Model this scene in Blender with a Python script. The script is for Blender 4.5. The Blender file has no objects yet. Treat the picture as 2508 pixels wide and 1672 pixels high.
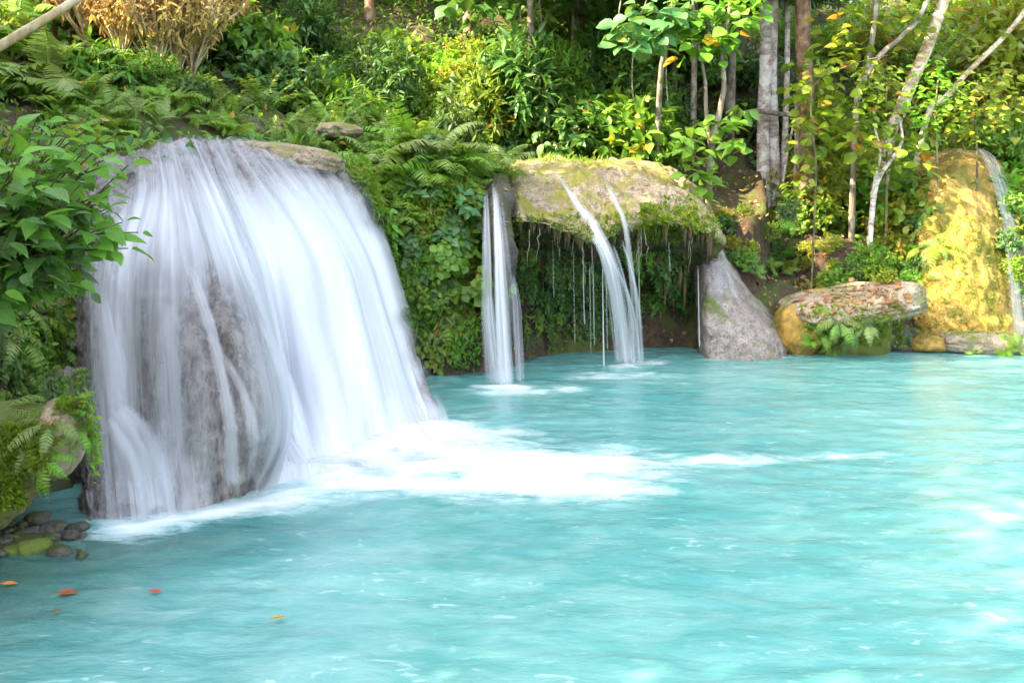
import bpy, math, random
import numpy as np
from mathutils import Vector, Matrix, Quaternion
from mathutils.bvhtree import BVHTree

rng = np.random.default_rng(11)
random.seed(11)
scene = bpy.context.scene
COL = scene.collection

# ---------------------------------------------------------------- camera
FPX, CAM_H, HORIZON = 996.0, 2.2, 200.0
PITCH = math.atan((341.0 - HORIZON) / FPX)
CP, SP = math.cos(PITCH), math.sin(PITCH)

def ray(px, py):
    xr = (px - 512.0) / FPX
    yu = (341.0 - py) / FPX
    return np.array([xr, CP + yu * SP, -SP + yu * CP])

def P(px, py, d=None):
    """world point seen at (px,py) of a 1024x682 view, d metres ahead (None: on the water level)"""
    r = ray(px, py)
    s = d / r[1] if d is not None else -CAM_H / r[2]
    return np.array([0, 0, CAM_H]) + r * s

cam_data = bpy.data.cameras.new("camera")
cam = bpy.data.objects.new("camera", cam_data)
COL.objects.link(cam)
cam.location = (0, 0, CAM_H)
cam.rotation_euler = (math.pi / 2 - PITCH, 0, 0)
cam_data.sensor_width = 36.0
cam_data.lens = FPX / 1024.0 * 36.0
cam_data.clip_start = 0.05
cam_data.clip_end = 500
scene.camera = cam

# ---------------------------------------------------------------- noise
def _hash(ix, iy, iz, seed):
    h = (ix * 374761393 + iy * 668265263 + iz * 2147483647 + seed * 974711) & 0xffffffff
    h = ((h ^ (h >> 13)) * 1274126177) & 0xffffffff
    h = (h ^ (h >> 16)) & 0xffffffff
    h = (h * 2246822519) & 0xffffffff
    h = h ^ (h >> 15)
    return h.astype(np.float64) / 4294967295.0

def vnoise(p, seed=0):
    p = np.asarray(p, float)
    i = np.floor(p).astype(np.int64)
    f = p - i
    u = f * f * f * (f * (f * 6 - 15) + 10)
    out = 0
    for dx in (0, 1):
        for dy in (0, 1):
            for dz in (0, 1):
                w = (u[..., 0] if dx else 1 - u[..., 0]) * (u[..., 1] if dy else 1 - u[..., 1]) * (u[..., 2] if dz else 1 - u[..., 2])
                out = out + w * _hash(i[..., 0] + dx, i[..., 1] + dy, i[..., 2] + dz, seed)
    return out * 2 - 1

def fbm(p, octaves=4, seed=0, gain=0.5, lac=2.03):
    p = np.asarray(p, float)
    a, s, t = 1.0, 0.0, 0.0
    for k in range(octaves):
        s = s + a * vnoise(p * lac ** k, seed + 17 * k)
        t += a
        a *= gain
    return s / t

def sstep(a, b, x):
    t = np.clip((x - a) / (b - a), 0, 1)
    return t * t * (3 - 2 * t)

# ---------------------------------------------------------------- mesh plumbing
def new_mesh(name, V, Fs, smooth=True, uv=None, attrs=None):
    me = bpy.data.meshes.new(name)
    V = np.ascontiguousarray(V, dtype=np.float32)
    Fs = [np.asarray(F, dtype=np.int32) for F in Fs if len(F)]
    loops = np.concatenate([F.ravel() for F in Fs])
    tot = np.concatenate([np.full(len(F), F.shape[1], dtype=np.int32) for F in Fs])
    start = np.concatenate([[0], np.cumsum(tot)[:-1]]).astype(np.int32)
    me.vertices.add(len(V))
    me.vertices.foreach_set("co", V.ravel())
    me.loops.add(len(loops))
    me.loops.foreach_set("vertex_index", loops)
    me.polygons.add(len(tot))
    me.polygons.foreach_set("loop_start", start)
    me.polygons.foreach_set("use_smooth", np.full(len(tot), smooth, dtype=bool))
    me.update(calc_edges=True)
    me.validate()
    if uv is not None:
        l = me.uv_layers.new(name="UVMap")
        l.data.foreach_set("uv", np.ascontiguousarray(np.asarray(uv, np.float32)[loops]).ravel())
    for k, a in (attrs or {}).items():
        at = me.attributes.new(k, "FLOAT", "POINT")
        at.data.foreach_set("value", np.ascontiguousarray(a, dtype=np.float32))
    return me

def obj(name, me, mat=None, parent=None, label=None, cat=None, group=None, kind=None):
    o = bpy.data.objects.new(name, me)
    COL.objects.link(o)
    if mat is not None and not me.materials:
        me.materials.append(mat)
    if parent is not None:
        o.parent = parent
    if label: o["label"] = label
    if cat: o["category"] = cat
    if group: o["group"] = group
    if kind: o["kind"] = kind
    return o

def empty(name, loc, label, cat, group=None):
    o = bpy.data.objects.new(name, None)
    COL.objects.link(o)
    o.empty_display_size = 0.2
    o.location = loc
    o["label"] = label
    o["category"] = cat
    if group: o["group"] = group
    return o

class Geo:
    """collects vertices, faces and one random value per piece, builds ONE mesh"""
    def __init__(s):
        s.V, s.F3, s.F4, s.R, s.U, s.n = [], [], [], [], [], 0
    def add(s, V, F3=None, F4=None, R=0.5, U=None):
        V = np.asarray(V, float)
        s.V.append(V)
        if F3 is not None and len(F3): s.F3.append(np.asarray(F3) + s.n)
        if F4 is not None and len(F4): s.F4.append(np.asarray(F4) + s.n)
        s.R.append(np.full(len(V), R) if np.isscalar(R) else np.asarray(R))
        s.U.append(np.zeros((len(V), 2)) if U is None else U)
        s.n += len(V)
    def mesh(s, name, smooth=True):
        Fs = []
        if s.F3: Fs.append(np.concatenate(s.F3))
        if s.F4: Fs.append(np.concatenate(s.F4))
        return new_mesh(name, np.concatenate(s.V), Fs, smooth, uv=np.concatenate(s.U), attrs={"rnd": np.concatenate(s.R)})

def unit(v):
    v = np.asarray(v, float)
    return v / np.maximum(np.linalg.norm(v, axis=-1, keepdims=True), 1e-9)

def catmull(c, n):
    """c (k,...) control points -> n samples"""
    c = np.asarray(c, float)
    k = len(c)
    t = np.linspace(0, k - 1, n)
    i = np.minimum(t.astype(int), k - 2)
    f = (t - i).reshape((-1,) + (1,) * (c.ndim - 1))
    p0 = c[np.maximum(i - 1, 0)]; p1 = c[i]; p2 = c[i + 1]; p3 = c[np.minimum(i + 2, k - 1)]
    return 0.5 * (2 * p1 + (p2 - p0) * f + (2 * p0 - 5 * p1 + 4 * p2 - p3) * f ** 2 + (3 * p1 - p0 - 3 * p2 + p3) * f ** 3)

def tube(path, radii, nseg=8, rough=0.0, seed=0, cap=True):
    path = np.asarray(path, float)
    m = len(path)
    radii = np.broadcast_to(np.asarray(radii, float), (m,))
    T = unit(np.gradient(path, axis=0))
    ref = np.array([0.31, 0.12, 0.94]) if abs(T[0][2]) < 0.8 else np.array([1.0, 0.05, 0.0])
    A = unit(np.cross(T, ref)); B = np.cross(T, A)
    th = np.linspace(0, 2 * np.pi, nseg, endpoint=False)
    ring = path[:, None] + radii[:, None, None] * (np.cos(th)[None, :, None] * A[:, None] + np.sin(th)[None, :, None] * B[:, None])
    if rough:
        ring = path[:, None] + (ring - path[:, None]) * (1 + rough * fbm(ring * 4.0, 3, seed))[..., None]
    V = ring.reshape(-1, 3)
    a = np.arange(m - 1)[:, None] * nseg + np.arange(nseg)[None]
    b = np.arange(m - 1)[:, None] * nseg + (np.arange(nseg)[None] + 1) % nseg
    F4 = np.stack([a, b, b + nseg, a + nseg], -1).reshape(-1, 4)
    F3 = []
    if cap:
        V = np.concatenate([V, path[:1], path[-1:]])
        c0, c1 = m * nseg, m * nseg + 1
        for j in range(nseg):
            F3.append((c0, (j + 1) % nseg, j))
            F3.append((c1, (m - 1) * nseg + j, (m - 1) * nseg + (j + 1) % nseg))
    return V, np.array(F3).reshape(-1, 3), F4

def grid_faces(nv, nu):
    a = np.arange(nv - 1)[:, None] * nu + np.arange(nu - 1)[None]
    return np.stack([a, a + nu, a + nu + 1, a + 1], -1).reshape(-1, 4)

def patch(ctrl, nu, nv):
    """ctrl[col][row] points (columns run along the flow) -> (nv,nu,3)"""
    c = np.asarray(ctrl, float)                 # cols, rows, 3
    c = catmull(c, nu)                          # nu, rows, 3
    return catmull(c.transpose(1, 0, 2), nv)    # nv, nu, 3

def normals(S):
    dv = np.gradient(S, axis=0); du = np.gradient(S, axis=1)
    return unit(np.cross(dv, du))

SOLID_V, SOLID_F = [], []
def solid(V, F4):
    n = sum(len(v) for v in SOLID_V)
    SOLID_V.append(np.asarray(V, float))
    SOLID_F.append(np.asarray(F4) + n)

# ---------------------------------------------------------------- node helpers
def new_mat(name):
    m = bpy.data.materials.new(name)
    m.use_nodes = True
    nt = m.node_tree
    nt.nodes.clear()
    return m, nt

def N(nt, typ, **kw):
    n = nt.nodes.new(typ)
    for k, v in kw.items():
        if k.startswith("i_"):
            n.inputs[k[2:].replace("_", " ")].default_value = v
        else:
            setattr(n, k, v)
    return n

def L(nt, a, b):
    nt.links.new(a, b)

def ramp(nt, fac, stops, interp="LINEAR"):
    r = nt.nodes.new("ShaderNodeValToRGB")
    r.color_ramp.interpolation = interp
    el = r.color_ramp.elements
    while len(el) < len(stops): el.new(0.5)
    for e, (p, c) in zip(el, stops):
        e.position = p
        e.color = (c[0], c[1], c[2], 1) if not np.isscalar(c) else (c, c, c, 1)
    if fac is not None: L(nt, fac, r.inputs[0])
    return r.outputs[0]

def noise(nt, vec, scale, detail=4, rough=0.55, dist=0.0):
    n = nt.nodes.new("ShaderNodeTexNoise")
    n.inputs["Scale"].default_value = scale
    n.inputs["Detail"].default_value = detail
    n.inputs["Roughness"].default_value = rough
    n.inputs["Distortion"].default_value = dist
    if vec is not None: L(nt, vec, n.inputs["Vector"])
    return n.outputs["Fac"]

def mapping(nt, vec, scale=(1, 1, 1), loc=(0, 0, 0)):
    m = nt.nodes.new("ShaderNodeMapping")
    m.inputs["Scale"].default_value = scale
    m.inputs["Location"].default_value = loc
    L(nt, vec, m.inputs["Vector"])
    return m.outputs[0]

def math_(nt, op, a, b=None, c=None, clamp=False):
    m = nt.nodes.new("ShaderNodeMath")
    m.operation = op
    m.use_clamp = clamp
    for i, x in enumerate((a, b, c)):
        if x is None: continue
        if isinstance(x, (int, float)): m.inputs[i].default_value = x
        else: L(nt, x, m.inputs[i])
    return m.outputs[0]

def mixc(nt, fac, a, b, blend="MIX"):
    m = nt.nodes.new("ShaderNodeMix")
    m.data_type = "RGBA"
    m.blend_type = blend
    for s, x in ((m.inputs["Factor"], fac), (m.inputs[6], a), (m.inputs[7], b)):
        if isinstance(x, (int, float)): s.default_value = x
        elif isinstance(x, (tuple, list)): s.default_value = (x[0], x[1], x[2], 1)
        else: L(nt, x, s)
    return m.outputs[2]

def bump(nt, h, strength, dist=0.02, normal=None):
    b = nt.nodes.new("ShaderNodeBump")
    b.inputs["Strength"].default_value = strength
    b.inputs["Distance"].default_value = dist
    L(nt, h, b.inputs["Height"])
    if normal is not None: L(nt, normal, b.inputs["Normal"])
    return b.outputs[0]

def principled(nt, color, rough, normal=None, spec=0.5, out=True):
    p = nt.nodes.new("ShaderNodeBsdfPrincipled")
    if isinstance(color, tuple): p.inputs["Base Color"].default_value = (*color, 1)
    else: L(nt, color, p.inputs["Base Color"])
    if isinstance(rough, (int, float)): p.inputs["Roughness"].default_value = rough
    else: L(nt, rough, p.inputs["Roughness"])
    p.inputs["Specular IOR Level"].default_value = spec
    if normal is not None: L(nt, normal, p.inputs["Normal"])
    if out:
        o = nt.nodes.new("ShaderNodeOutputMaterial")
        L(nt, p.outputs[0], o.inputs[0])
    return p
# ---------------------------------------------------------------- materials of rock, soil, water
def rock_mat(name, base, dark, light, moss=0.0, moss_col=(0.10, 0.13, 0.02), speck=0.5, rough=0.75, bump_s=0.6, streak=False, scale=1.0):
    m, nt = new_mat(name)
    geo = N(nt, "ShaderNodeNewGeometry")
    pos = geo.outputs["Position"]
    vec = mapping(nt, pos, (scale, scale, scale * (0.25 if streak else 1)))
    n1 = noise(nt, vec, 1.7, 6, 0.6, 0.4)
    n2 = noise(nt, vec, 9.0, 6, 0.65, 0.3)
    n3 = noise(nt, vec, 38.0, 4, 0.6)
    col = mixc(nt, ramp(nt, n1, [(0.35, 0.0), (0.65, 1.0)]), base, light)
    col = mixc(nt, ramp(nt, n2, [(0.42, 0.0), (0.62, 0.75)]), col, dark)
    col = mixc(nt, math_(nt, "MULTIPLY", ramp(nt, n3, [(0.52, 0.0), (0.66, 1.0)]), speck), col, tuple(c * 0.35 for c in dark))
    if moss > 0:
        sx = nt.nodes.new("ShaderNodeSeparateXYZ"); L(nt, geo.outputs["Normal"], sx.inputs[0])
        n4 = noise(nt, mapping(nt, pos, loc=(5, 2, 8)), 1.9, 6, 0.65, 0.6)
        a = math_(nt, "ADD", n4, math_(nt, "MULTIPLY", sx.outputs[2], 0.12))
        f = ramp(nt, a, [(0.62 - 0.3 * moss, 0.0), (0.74 - 0.3 * moss, 1.0)])
        n5 = noise(nt, pos, 30, 5, 0.7)
        col = mixc(nt, f, col, mixc(nt, n5, tuple(c * 0.45 for c in moss_col), tuple(min(1, c * 1.5) for c in moss_col)))
    h = math_(nt, "ADD", math_(nt, "MULTIPLY", n2, 0.6), math_(nt, "MULTIPLY", n3, 0.4))
    principled(nt, col, rough, bump(nt, h, bump_s, 0.04), 0.4)
    return m

M = {}
M["soil"] = rock_mat("soil", (0.065, 0.042, 0.026), (0.025, 0.018, 0.011), (0.115, 0.075, 0.045), moss=0.12, moss_col=(0.06, 0.085, 0.016), speck=0.8, rough=0.95, scale=1.8)
M["wet_rock"] = rock_mat("wet_rock", (0.155, 0.132, 0.125), (0.05, 0.043, 0.043), (0.29, 0.255, 0.235), speck=0.6, rough=0.38, bump_s=0.9, streak=True, scale=1.3)
M["tan_rock"] = rock_mat("tan_rock", (0.33, 0.255, 0.165), (0.15, 0.11, 0.07), (0.45, 0.36, 0.25), moss=0.22, moss_col=(0.20, 0.19, 0.03), speck=0.9, rough=0.7, bump_s=0.8, scale=1.2)
M["grey_rock"] = rock_mat("grey_rock", (0.27, 0.22, 0.19), (0.14, 0.115, 0.10), (0.38, 0.32, 0.28), moss=0.05, speck=0.8, rough=0.6, bump_s=0.8)
M["yellow_rock"] = rock_mat("yellow_rock", (0.46, 0.27, 0.055), (0.20, 0.13, 0.03), (0.58, 0.37, 0.10), moss=0.36, moss_col=(0.17, 0.14, 0.02), speck=0.5, rough=0.8, bump_s=0.8)
M["moss_rock"] = rock_mat("moss_rock", (0.20, 0.15, 0.08), (0.08, 0.06, 0.035), (0.33, 0.25, 0.13), moss=0.75, moss_col=(0.11, 0.14, 0.02), speck=0.7, rough=0.85, bump_s=0.9)
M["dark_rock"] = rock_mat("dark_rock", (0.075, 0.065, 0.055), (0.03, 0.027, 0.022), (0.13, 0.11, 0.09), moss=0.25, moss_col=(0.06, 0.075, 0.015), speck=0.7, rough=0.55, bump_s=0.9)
M["litter_rock"] = rock_mat("litter_rock", (0.31, 0.25, 0.18), (0.17, 0.11, 0.075), (0.52, 0.42, 0.32), moss=0.12, moss_col=(0.13, 0.15, 0.02), speck=0.9, rough=0.85, bump_s=0.8, scale=1.6)

# ---------------------------------------------------------------- terrain: pool basin, cliff banks, hillside in one sheet
# shoreline: x, y, bank height, bank width, bed slope, slope of the land behind
def g2(px, py):
    p = P(px, py); return p[0], p[1]
SH = [(-4.2, 2.9, 0.5, 1.0, .12, .15), (*g2(-40, 600), 0.6, 0.9, .10, .25), (*g2(-12, 566), 1.4, .8, .05, .4), (*g2(0, 546), 1.5, .7, .05, .4),
      (-3.8, 7.3, 1.7, .5, .3, .4), (-3.75, 8.2, 1.9, .6, .6, .35), (-2.9, 9.3, 2.45, .8, .6, .3), (-1.9, 10.6, 2.5, .9, .8, .3), (*g2(418, 376), 2.85, 1.3, .8, .5),
      (*g2(455, 373.5), 3.0, 1.1, .8, .5), (*g2(492, 371), 2.9, 1.1, .8, .45), (0.3, 14.0, 2.2, .9, .8, .45), (1.0, 14.6, 2.45, .9, .8, .45),
      (2.0, 14.9, 2.45, .9, .8, .45), (2.75, 14.9, 2.0, 1.3, .8, .5), (*g2(712, 351), 1.2, 1.8, .6, .6), (*g2(785, 354), .9, 1.5, .5, .6), (*g2(900, 349), 1.0, 1.5, .4, .6),
      (6.5, 15.3, 1.6, 1.6, .4, .5), (8.2, 15.2, 1.6, 1.8, .4, .5), (11, 14, 1.5, 2, .4, .5), (14, 10.5, 1.2, 2, .4, .3), (15, 5, 1.0, 2, .4, .2),
      (12, 0, .8, 2, .3, .2), (6, -1.5, .7, 2, .3, .1), (0, 1.3, .6, 1.5, .3, .1), (-2.8, 2.2, .6, 1.2, .2, .1)]
SH = np.array(SH)

def shore(x, y):
    """signed distance to the pool edge (positive on land) and the bank parameters at the nearest point"""
    shp = np.shape(x)
    q = np.stack([np.ravel(x), np.ravel(y)], -1).astype(float)
    best = np.full(len(q), 1e9); par = np.zeros((len(q), 4)); inside = np.zeros(len(q), bool)
    n = len(SH)
    for i in range(n):
        a, b = SH[i, :2], SH[(i + 1) % n, :2]
        ab = b - a
        t = np.clip(((q - a) @ ab) / (ab @ ab), 0, 1)
        d = np.linalg.norm(q - (a + t[:, None] * ab), axis=1)
        m = d < best
        best[m] = d[m]
        par[m] = SH[i, 2:] * (1 - t[m, None]) + SH[(i + 1) % n, 2:] * t[m, None]
        c = (a[1] > q[:, 1]) != (b[1] > q[:, 1])
        with np.errstate(divide="ignore", invalid="ignore"):
            xi = a[0] + (q[:, 1] - a[1]) / (b[1] - a[1]) * ab[0]
        inside ^= c & (q[:, 0] < xi)
    s = np.where(inside, -best, best)
    return s.reshape(shp), par.reshape(shp + (4,))

def height(x, y):
    x = np.asarray(x, float); y = np.asarray(y, float)
    s, par = shore(x, y)
    p3 = np.stack([x, y, 0 * x], -1)
    s = s + 0.16 * fbm(p3 * 1.6, 3, 3) * sstep(-0.3, 0.5, s + 0.3)
    hc, w, bed, slope = par[..., 0], par[..., 1], par[..., 2], par[..., 3]
    up = hc * sstep(-0.12, 1.0, s / w) + slope * np.maximum(0, s - w - 0.6) + 0.13 * np.minimum(np.maximum(0, s), 2) * fbm(p3 * 2.1, 4, 5) + 0.5 * sstep(3, 9, s) * fbm(p3 * .35, 3, 8)
    dn = -np.minimum(1.3, -s * bed) - 0.03
    sx, sy = g2(-5, 574)
    dn = np.maximum(dn, -0.015 - 0.14 * np.hypot(x - sx, (y - sy) * 1.6) + 0.02 * fbm(p3 * 6, 3, 4))      # muddy spit at the near left shore
    return np.where(s > 0, up - 0.03, dn)

def axis(a, b, c, d, na, nb, nc):
    return np.concatenate([a + (b - a) * (1 - np.linspace(1, 0, na, endpoint=False) ** 1.8), np.linspace(b, c, nb), c + (d - c) * np.linspace(0, 1, nc + 1)[1:] ** 1.8])
gx = axis(-90, -11, 13, 90, 26, 300, 26)
gy = axis(-90, 1.5, 24, 110, 26, 280, 30)
GX, GY = np.meshgrid(gx, gy)
GZ = height(GX, GY)
tv = np.stack([GX, GY, GZ], -1).reshape(-1, 3)
tf = grid_faces(len(gy), len(gx))[:, ::-1]
obj("terrain", new_mesh("terrain", tv, [tf]), M["soil"], kind="structure")
solid(tv, tf)

# ---------------------------------------------------------------- rocks shaped by hand-placed sections
def rock_patch(name, cols, mat, nu, nv, amp=0.05, fl=0.0, seed=0, parent=None, subamp=0.02, **kw):
    C = np.array([[P(*c) if len(c) == 2 or c[2] > -9 else np.array(c[3:]) for c in col] for col in cols])
    S = patch(C, nu, nv)
    nrm = normals(S)
    if nrm[nv // 2, nu // 2] @ (np.array([0, 0, CAM_H]) - S[nv // 2, nu // 2]) < 0: nrm = -nrm
    base = S.copy()
    dsp = amp * fbm(S * 1.7, 4, seed) + subamp * fbm(S * 9, 4, seed + 5)
    if fl:
        uu, vv = np.meshgrid(np.linspace(0, 1, nu), np.linspace(0, 1, nv))
        dsp = dsp + fl * fbm(np.stack([uu * nu * .22, vv * 5, 0 * uu], -1), 3, seed + 9)
    S = S + nrm * dsp[..., None]
    V = S.reshape(-1, 3)
    F = grid_faces(nv, nu)
    o = obj(name, new_mesh(name, V, [F]), mat, parent, **kw)
    solid(V, F)
    return o, base, nrm

def W(x, y, z): return (0, 0, -10, x, y, z)     # a control point given directly in metres
def back(p, dy, dz=0.0, dx=0.0):
    q = P(*p); return W(q[0] + dx, q[1] + dy, q[2] + dz)
def under(p, dz=-0.5):
    q = P(*p); return W(q[0], q[1], q[2] + dz)

def column(*pts):
    """ridge .. base; adds a hidden point behind the ridge and one under the water"""
    return [back(pts[0], 1.6, -0.5)] + list(pts) + [under(pts[-1])]
main_cols = [
    [W(-5.3, 10.6, 1.6), (40, 190, 10.2), (48, 225, 9.6), (55, 265, 9.2), (60, 330, 8.9), (62, 400, 8.6), W(-3.7, 8.4, 0), W(-3.7, 8.4, -.5)],
    column((75, 172, 10.0), (72, 215, 9.2), (74, 262, 8.8), (78, 330, 8.5), (80, 395, 8.15), (84, 512)),
    column((112, 158, 10.2), (105, 212, 8.9), (96, 262, 8.3), (96, 330, 7.95), (99, 420, 7.45), (103, 516)),
    column((150, 148, 10.6), (150, 200, 9.0), (136, 258, 8.2), (134, 330, 7.75), (136, 420, 7.35), (140, 513)),
    column((172, 144, 10.8), (179, 196, 9.1), (190, 262, 8.1), (200, 335, 7.5), (208, 420, 7.15), (206, 504)),
    column((190, 143, 11.0), (204, 190, 9.37), (232, 272, 8.4), (258, 348, 7.62), (272, 428, 7.3), (250, 490)),
    column((208, 143, 11.12), (224, 186, 9.65), (258, 266, 9.1), (274, 338, 8.8), (284, 408, 8.45), (288, 478)),
    column((226, 144, 11.3), (249, 184, 9.93), (296, 262, 9.35), (318, 340, 8.95), (334, 410, 8.5), (340, 466)),
    column((250, 146, 11.5), (281, 181, 10.35), (332, 258, 9.9), (356, 332, 9.5), (375, 402, 9.1), (388, 448)),
    column((288, 152, 11.8), (322, 179, 10.9), (362, 255, 10.55), (386, 325, 10.15), (408, 388, 9.8), (428, 432)),
    column((345, 163, 12.3), (353, 182, 11.5), (376, 254, 11.0), (400, 324, 10.6), (424, 384, 10.2), (440, 425)),
    [W(-1.9, 13.9, 1.8), (352, 165, 13.2), (362, 186, 12.9), (380, 254, 12.7), (400, 324, 12.5), (418, 378, 12.4), W(-1.15, 12.5, -.1), W(-1.15, 12.5, -.5)],
]
MAIN, main_S, main_N = rock_patch("waterfall_rock", main_cols, M["wet_rock"], 230, 240, amp=0.07, fl=0.05, seed=21, subamp=0.05,
    label="big rounded grey travertine rock under the wide waterfall", cat="rock")

shelf_cols = [
    [(500, 175, 16), (500, 190, 14.9), (503, 205, 14.2), (505, 222, 13.8), (508, 240, 14), (512, 300, 14.2), (515, 362, 14.2), W(.1, 14.2, -.5)],
    [(512, 163, 16), (512, 168, 15), (514, 190, 13.7), (516, 220, 12.9), (518, 234, 13.3), (520, 300, 14.35), (520, 368, 13.75), W(.1, 13.3, -.5)],
    [(535, 161, 16), (535, 164, 15), (536, 192, 13.8), (538, 221, 12.85), (538, 233, 13.5), (538, 300, 14.65), (538, 366, 13.85), W(.4, 13.4, -.5)],
    [(570, 161, 16), (570, 163, 15), (572, 195, 13.9), (574, 231, 12.95), (574, 244, 13.6), (572, 300, 14.85), (570, 362, 14.15), W(.8, 13.7, -.5)],
    [(592, 161, 16), (592, 163, 15), (596, 196, 13.9), (600, 238, 13.2), (600, 250, 13.7), (600, 300, 15.05), (600, 358, 14.45), W(1.2, 14, -.5)],
    [(615, 162, 16), (615, 164, 15), (618, 196, 13.9), (622, 224, 13.3), (622, 238, 13.9), (622, 300, 15.15), (622, 357, 14.65), W(1.6, 14.2, -.5)],
    [(645, 163, 16), (645, 166, 15), (650, 194, 14), (656, 219, 13.4), (657, 232, 14), (655, 300, 15.35), (655, 355, 14.8), W(2.1, 14.35, -.5)],
    [(668, 167, 16), (668, 171, 15.1), (680, 196, 14.1), (690, 226, 13.5), (690, 239, 14.1), (688, 300, 15.35), (685, 355, 14.8), W(2.5, 14.35, -.5)],
    [(682, 174, 16), (684, 178, 15.2), (700, 204, 14.3), (714, 233, 13.75), (713, 245, 14.2), (708, 300, 14.6), (705, 355, 14.35), W(2.8, 14.35, -.5)],
    [(690, 182, 16), (692, 186, 15.6), (708, 214, 15), (722, 240, 14.7), (722, 250, 14.9), (716, 300, 15.1), (712, 355, 14.9), W(3.0, 14.9, -.5)],
]
SHELF, shelf_S, shelf_N = rock_patch("rock_shelf", shelf_cols, M["tan_rock"], 170, 150, amp=0.14, seed=31, subamp=0.06,
    label="tan overhanging rock shelf with dark hollow below, between the two narrow waterfalls", cat="rock")
M["grotto"] = rock_mat("grotto", (0.07, 0.05, 0.025), (0.025, 0.02, 0.012), (0.16, 0.095, 0.035), moss=0.5, moss_col=(0.07, 0.085, 0.015), speck=0.8, rough=0.8, bump_s=1.0, streak=True)  # darker rock under the overhang puts the hollow's shade into the colour
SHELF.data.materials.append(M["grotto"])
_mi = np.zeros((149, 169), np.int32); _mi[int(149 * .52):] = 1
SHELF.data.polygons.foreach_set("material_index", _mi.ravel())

spur_cols = [
    [(488, 168, 14.2), (484, 190, 13.3), (483, 230, 12.8), (488, 280, 12.5), (492, 330, 12.5), (496, 374, 12.6), W(-.2, 12.6, -.5)],
    [(497, 165, 14.2), (494, 188, 13.0), (494, 230, 12.4), (500, 270, 12.1), (500, 330, 12.3), (502, 372, 12.5), W(-.1, 12.5, -.5)],
    [(506, 166, 14.2), (506, 190, 13.1), (509, 230, 12.5), (514, 262, 12.3), (508, 300, 12.5), (508, 370, 12.8), W(0, 12.8, -.5)],
    [(512, 172, 14.4), (513, 195, 13.5), (514, 235, 13.1), (517, 262, 13.0), (514, 300, 13.1), (514, 368, 13.3), W(.1, 13.3, -.5)],
]
rock_patch("rock_spur", spur_cols, M["dark_rock"], 40, 90, amp=0.08, seed=41, subamp=0.04,
    label="narrow dark rock spur behind the left one of the two narrow waterfalls", cat="rock")

mound_cols = [
    [(694, 236, 15.2), (695, 250, 15.0), (696, 290, 14.7), (698, 320, 14.5), (700, 356, 14.25), W(2.7, 14.2, -.5)],
    [(702, 232, 15.2), (704, 248, 14.7), (706, 288, 14.2), (706, 320, 13.95), (708, 358), W(2.75, 13.7, -.5)],
    [(712, 234, 15.3), (718, 255, 14.7), (728, 292, 14.15), (738, 322, 13.85), (738, 359), W(3.15, 13.7, -.5)],
    [(722, 240, 15.5), (734, 270, 15.0), (748, 300, 14.4), (766, 326, 14.0), (766, 359), W(3.6, 13.7, -.5)],
    [(728, 248, 15.9), (745, 285, 15.4), (765, 308, 14.8), (780, 332, 14.3), (784, 357), W(3.85, 13.8, -.5)],
    [(735, 262, 16.2), (752, 295, 15.8), (775, 318, 15.3), (790, 338, 14.8), (792, 354, 14.7), W(4.1, 14.6, -.5)],
]
MOUND, mound_S, mound_N = rock_patch("travertine_mound", mound_cols, M["grey_rock"], 70, 80, amp=0.07, seed=51, subamp=0.03,
    label="smooth sloping pale grey travertine mound at the water's edge, right of the overhanging shelf", cat="rock")

yel_cols = [
    [(905, 185, 18.5), (903, 205, 17.5), (905, 250, 16.9), (910, 300, 16.0), (916, 343, 15.3), W(6.1, 15.2, -.4)],
    [(918, 160, 18.5), (920, 176, 17.2), (922, 225, 16.2), (926, 292, 15.4), (930, 344, 14.95), W(6.3, 14.9, -.4)],
    [(945, 151, 18.5), (948, 158, 17.2), (958, 205, 16.0), (964, 272, 15.3), (966, 341, 14.9), W(6.8, 14.8, -.4)],
    [(968, 153, 18.5), (974, 162, 17.3), (990, 218, 16.2), (998, 285, 15.5), (1002, 338, 15.0), W(7.4, 14.9, -.4)],
    [(985, 157, 18.6), (992, 170, 17.6), (1010, 228, 16.6), (1020, 295, 16.0), (1024, 336, 15.5), W(7.9, 15.4, -.4)],
    [(1000, 165, 18.8), (1012, 190, 18.2), (1035, 245, 17.4), (1050, 300, 16.8), (1052, 336, 16.3), W(8.7, 16.2, -.4)],
]
YEL, yel_S, yel_N = rock_patch("mossy_rock", yel_cols, M["yellow_rock"], 100, 110, amp=0.12, seed=61, subamp=0.08,
    label="tall yellow mossy rock face lit by the sun, at the right end of the pool", cat="rock")

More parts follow.
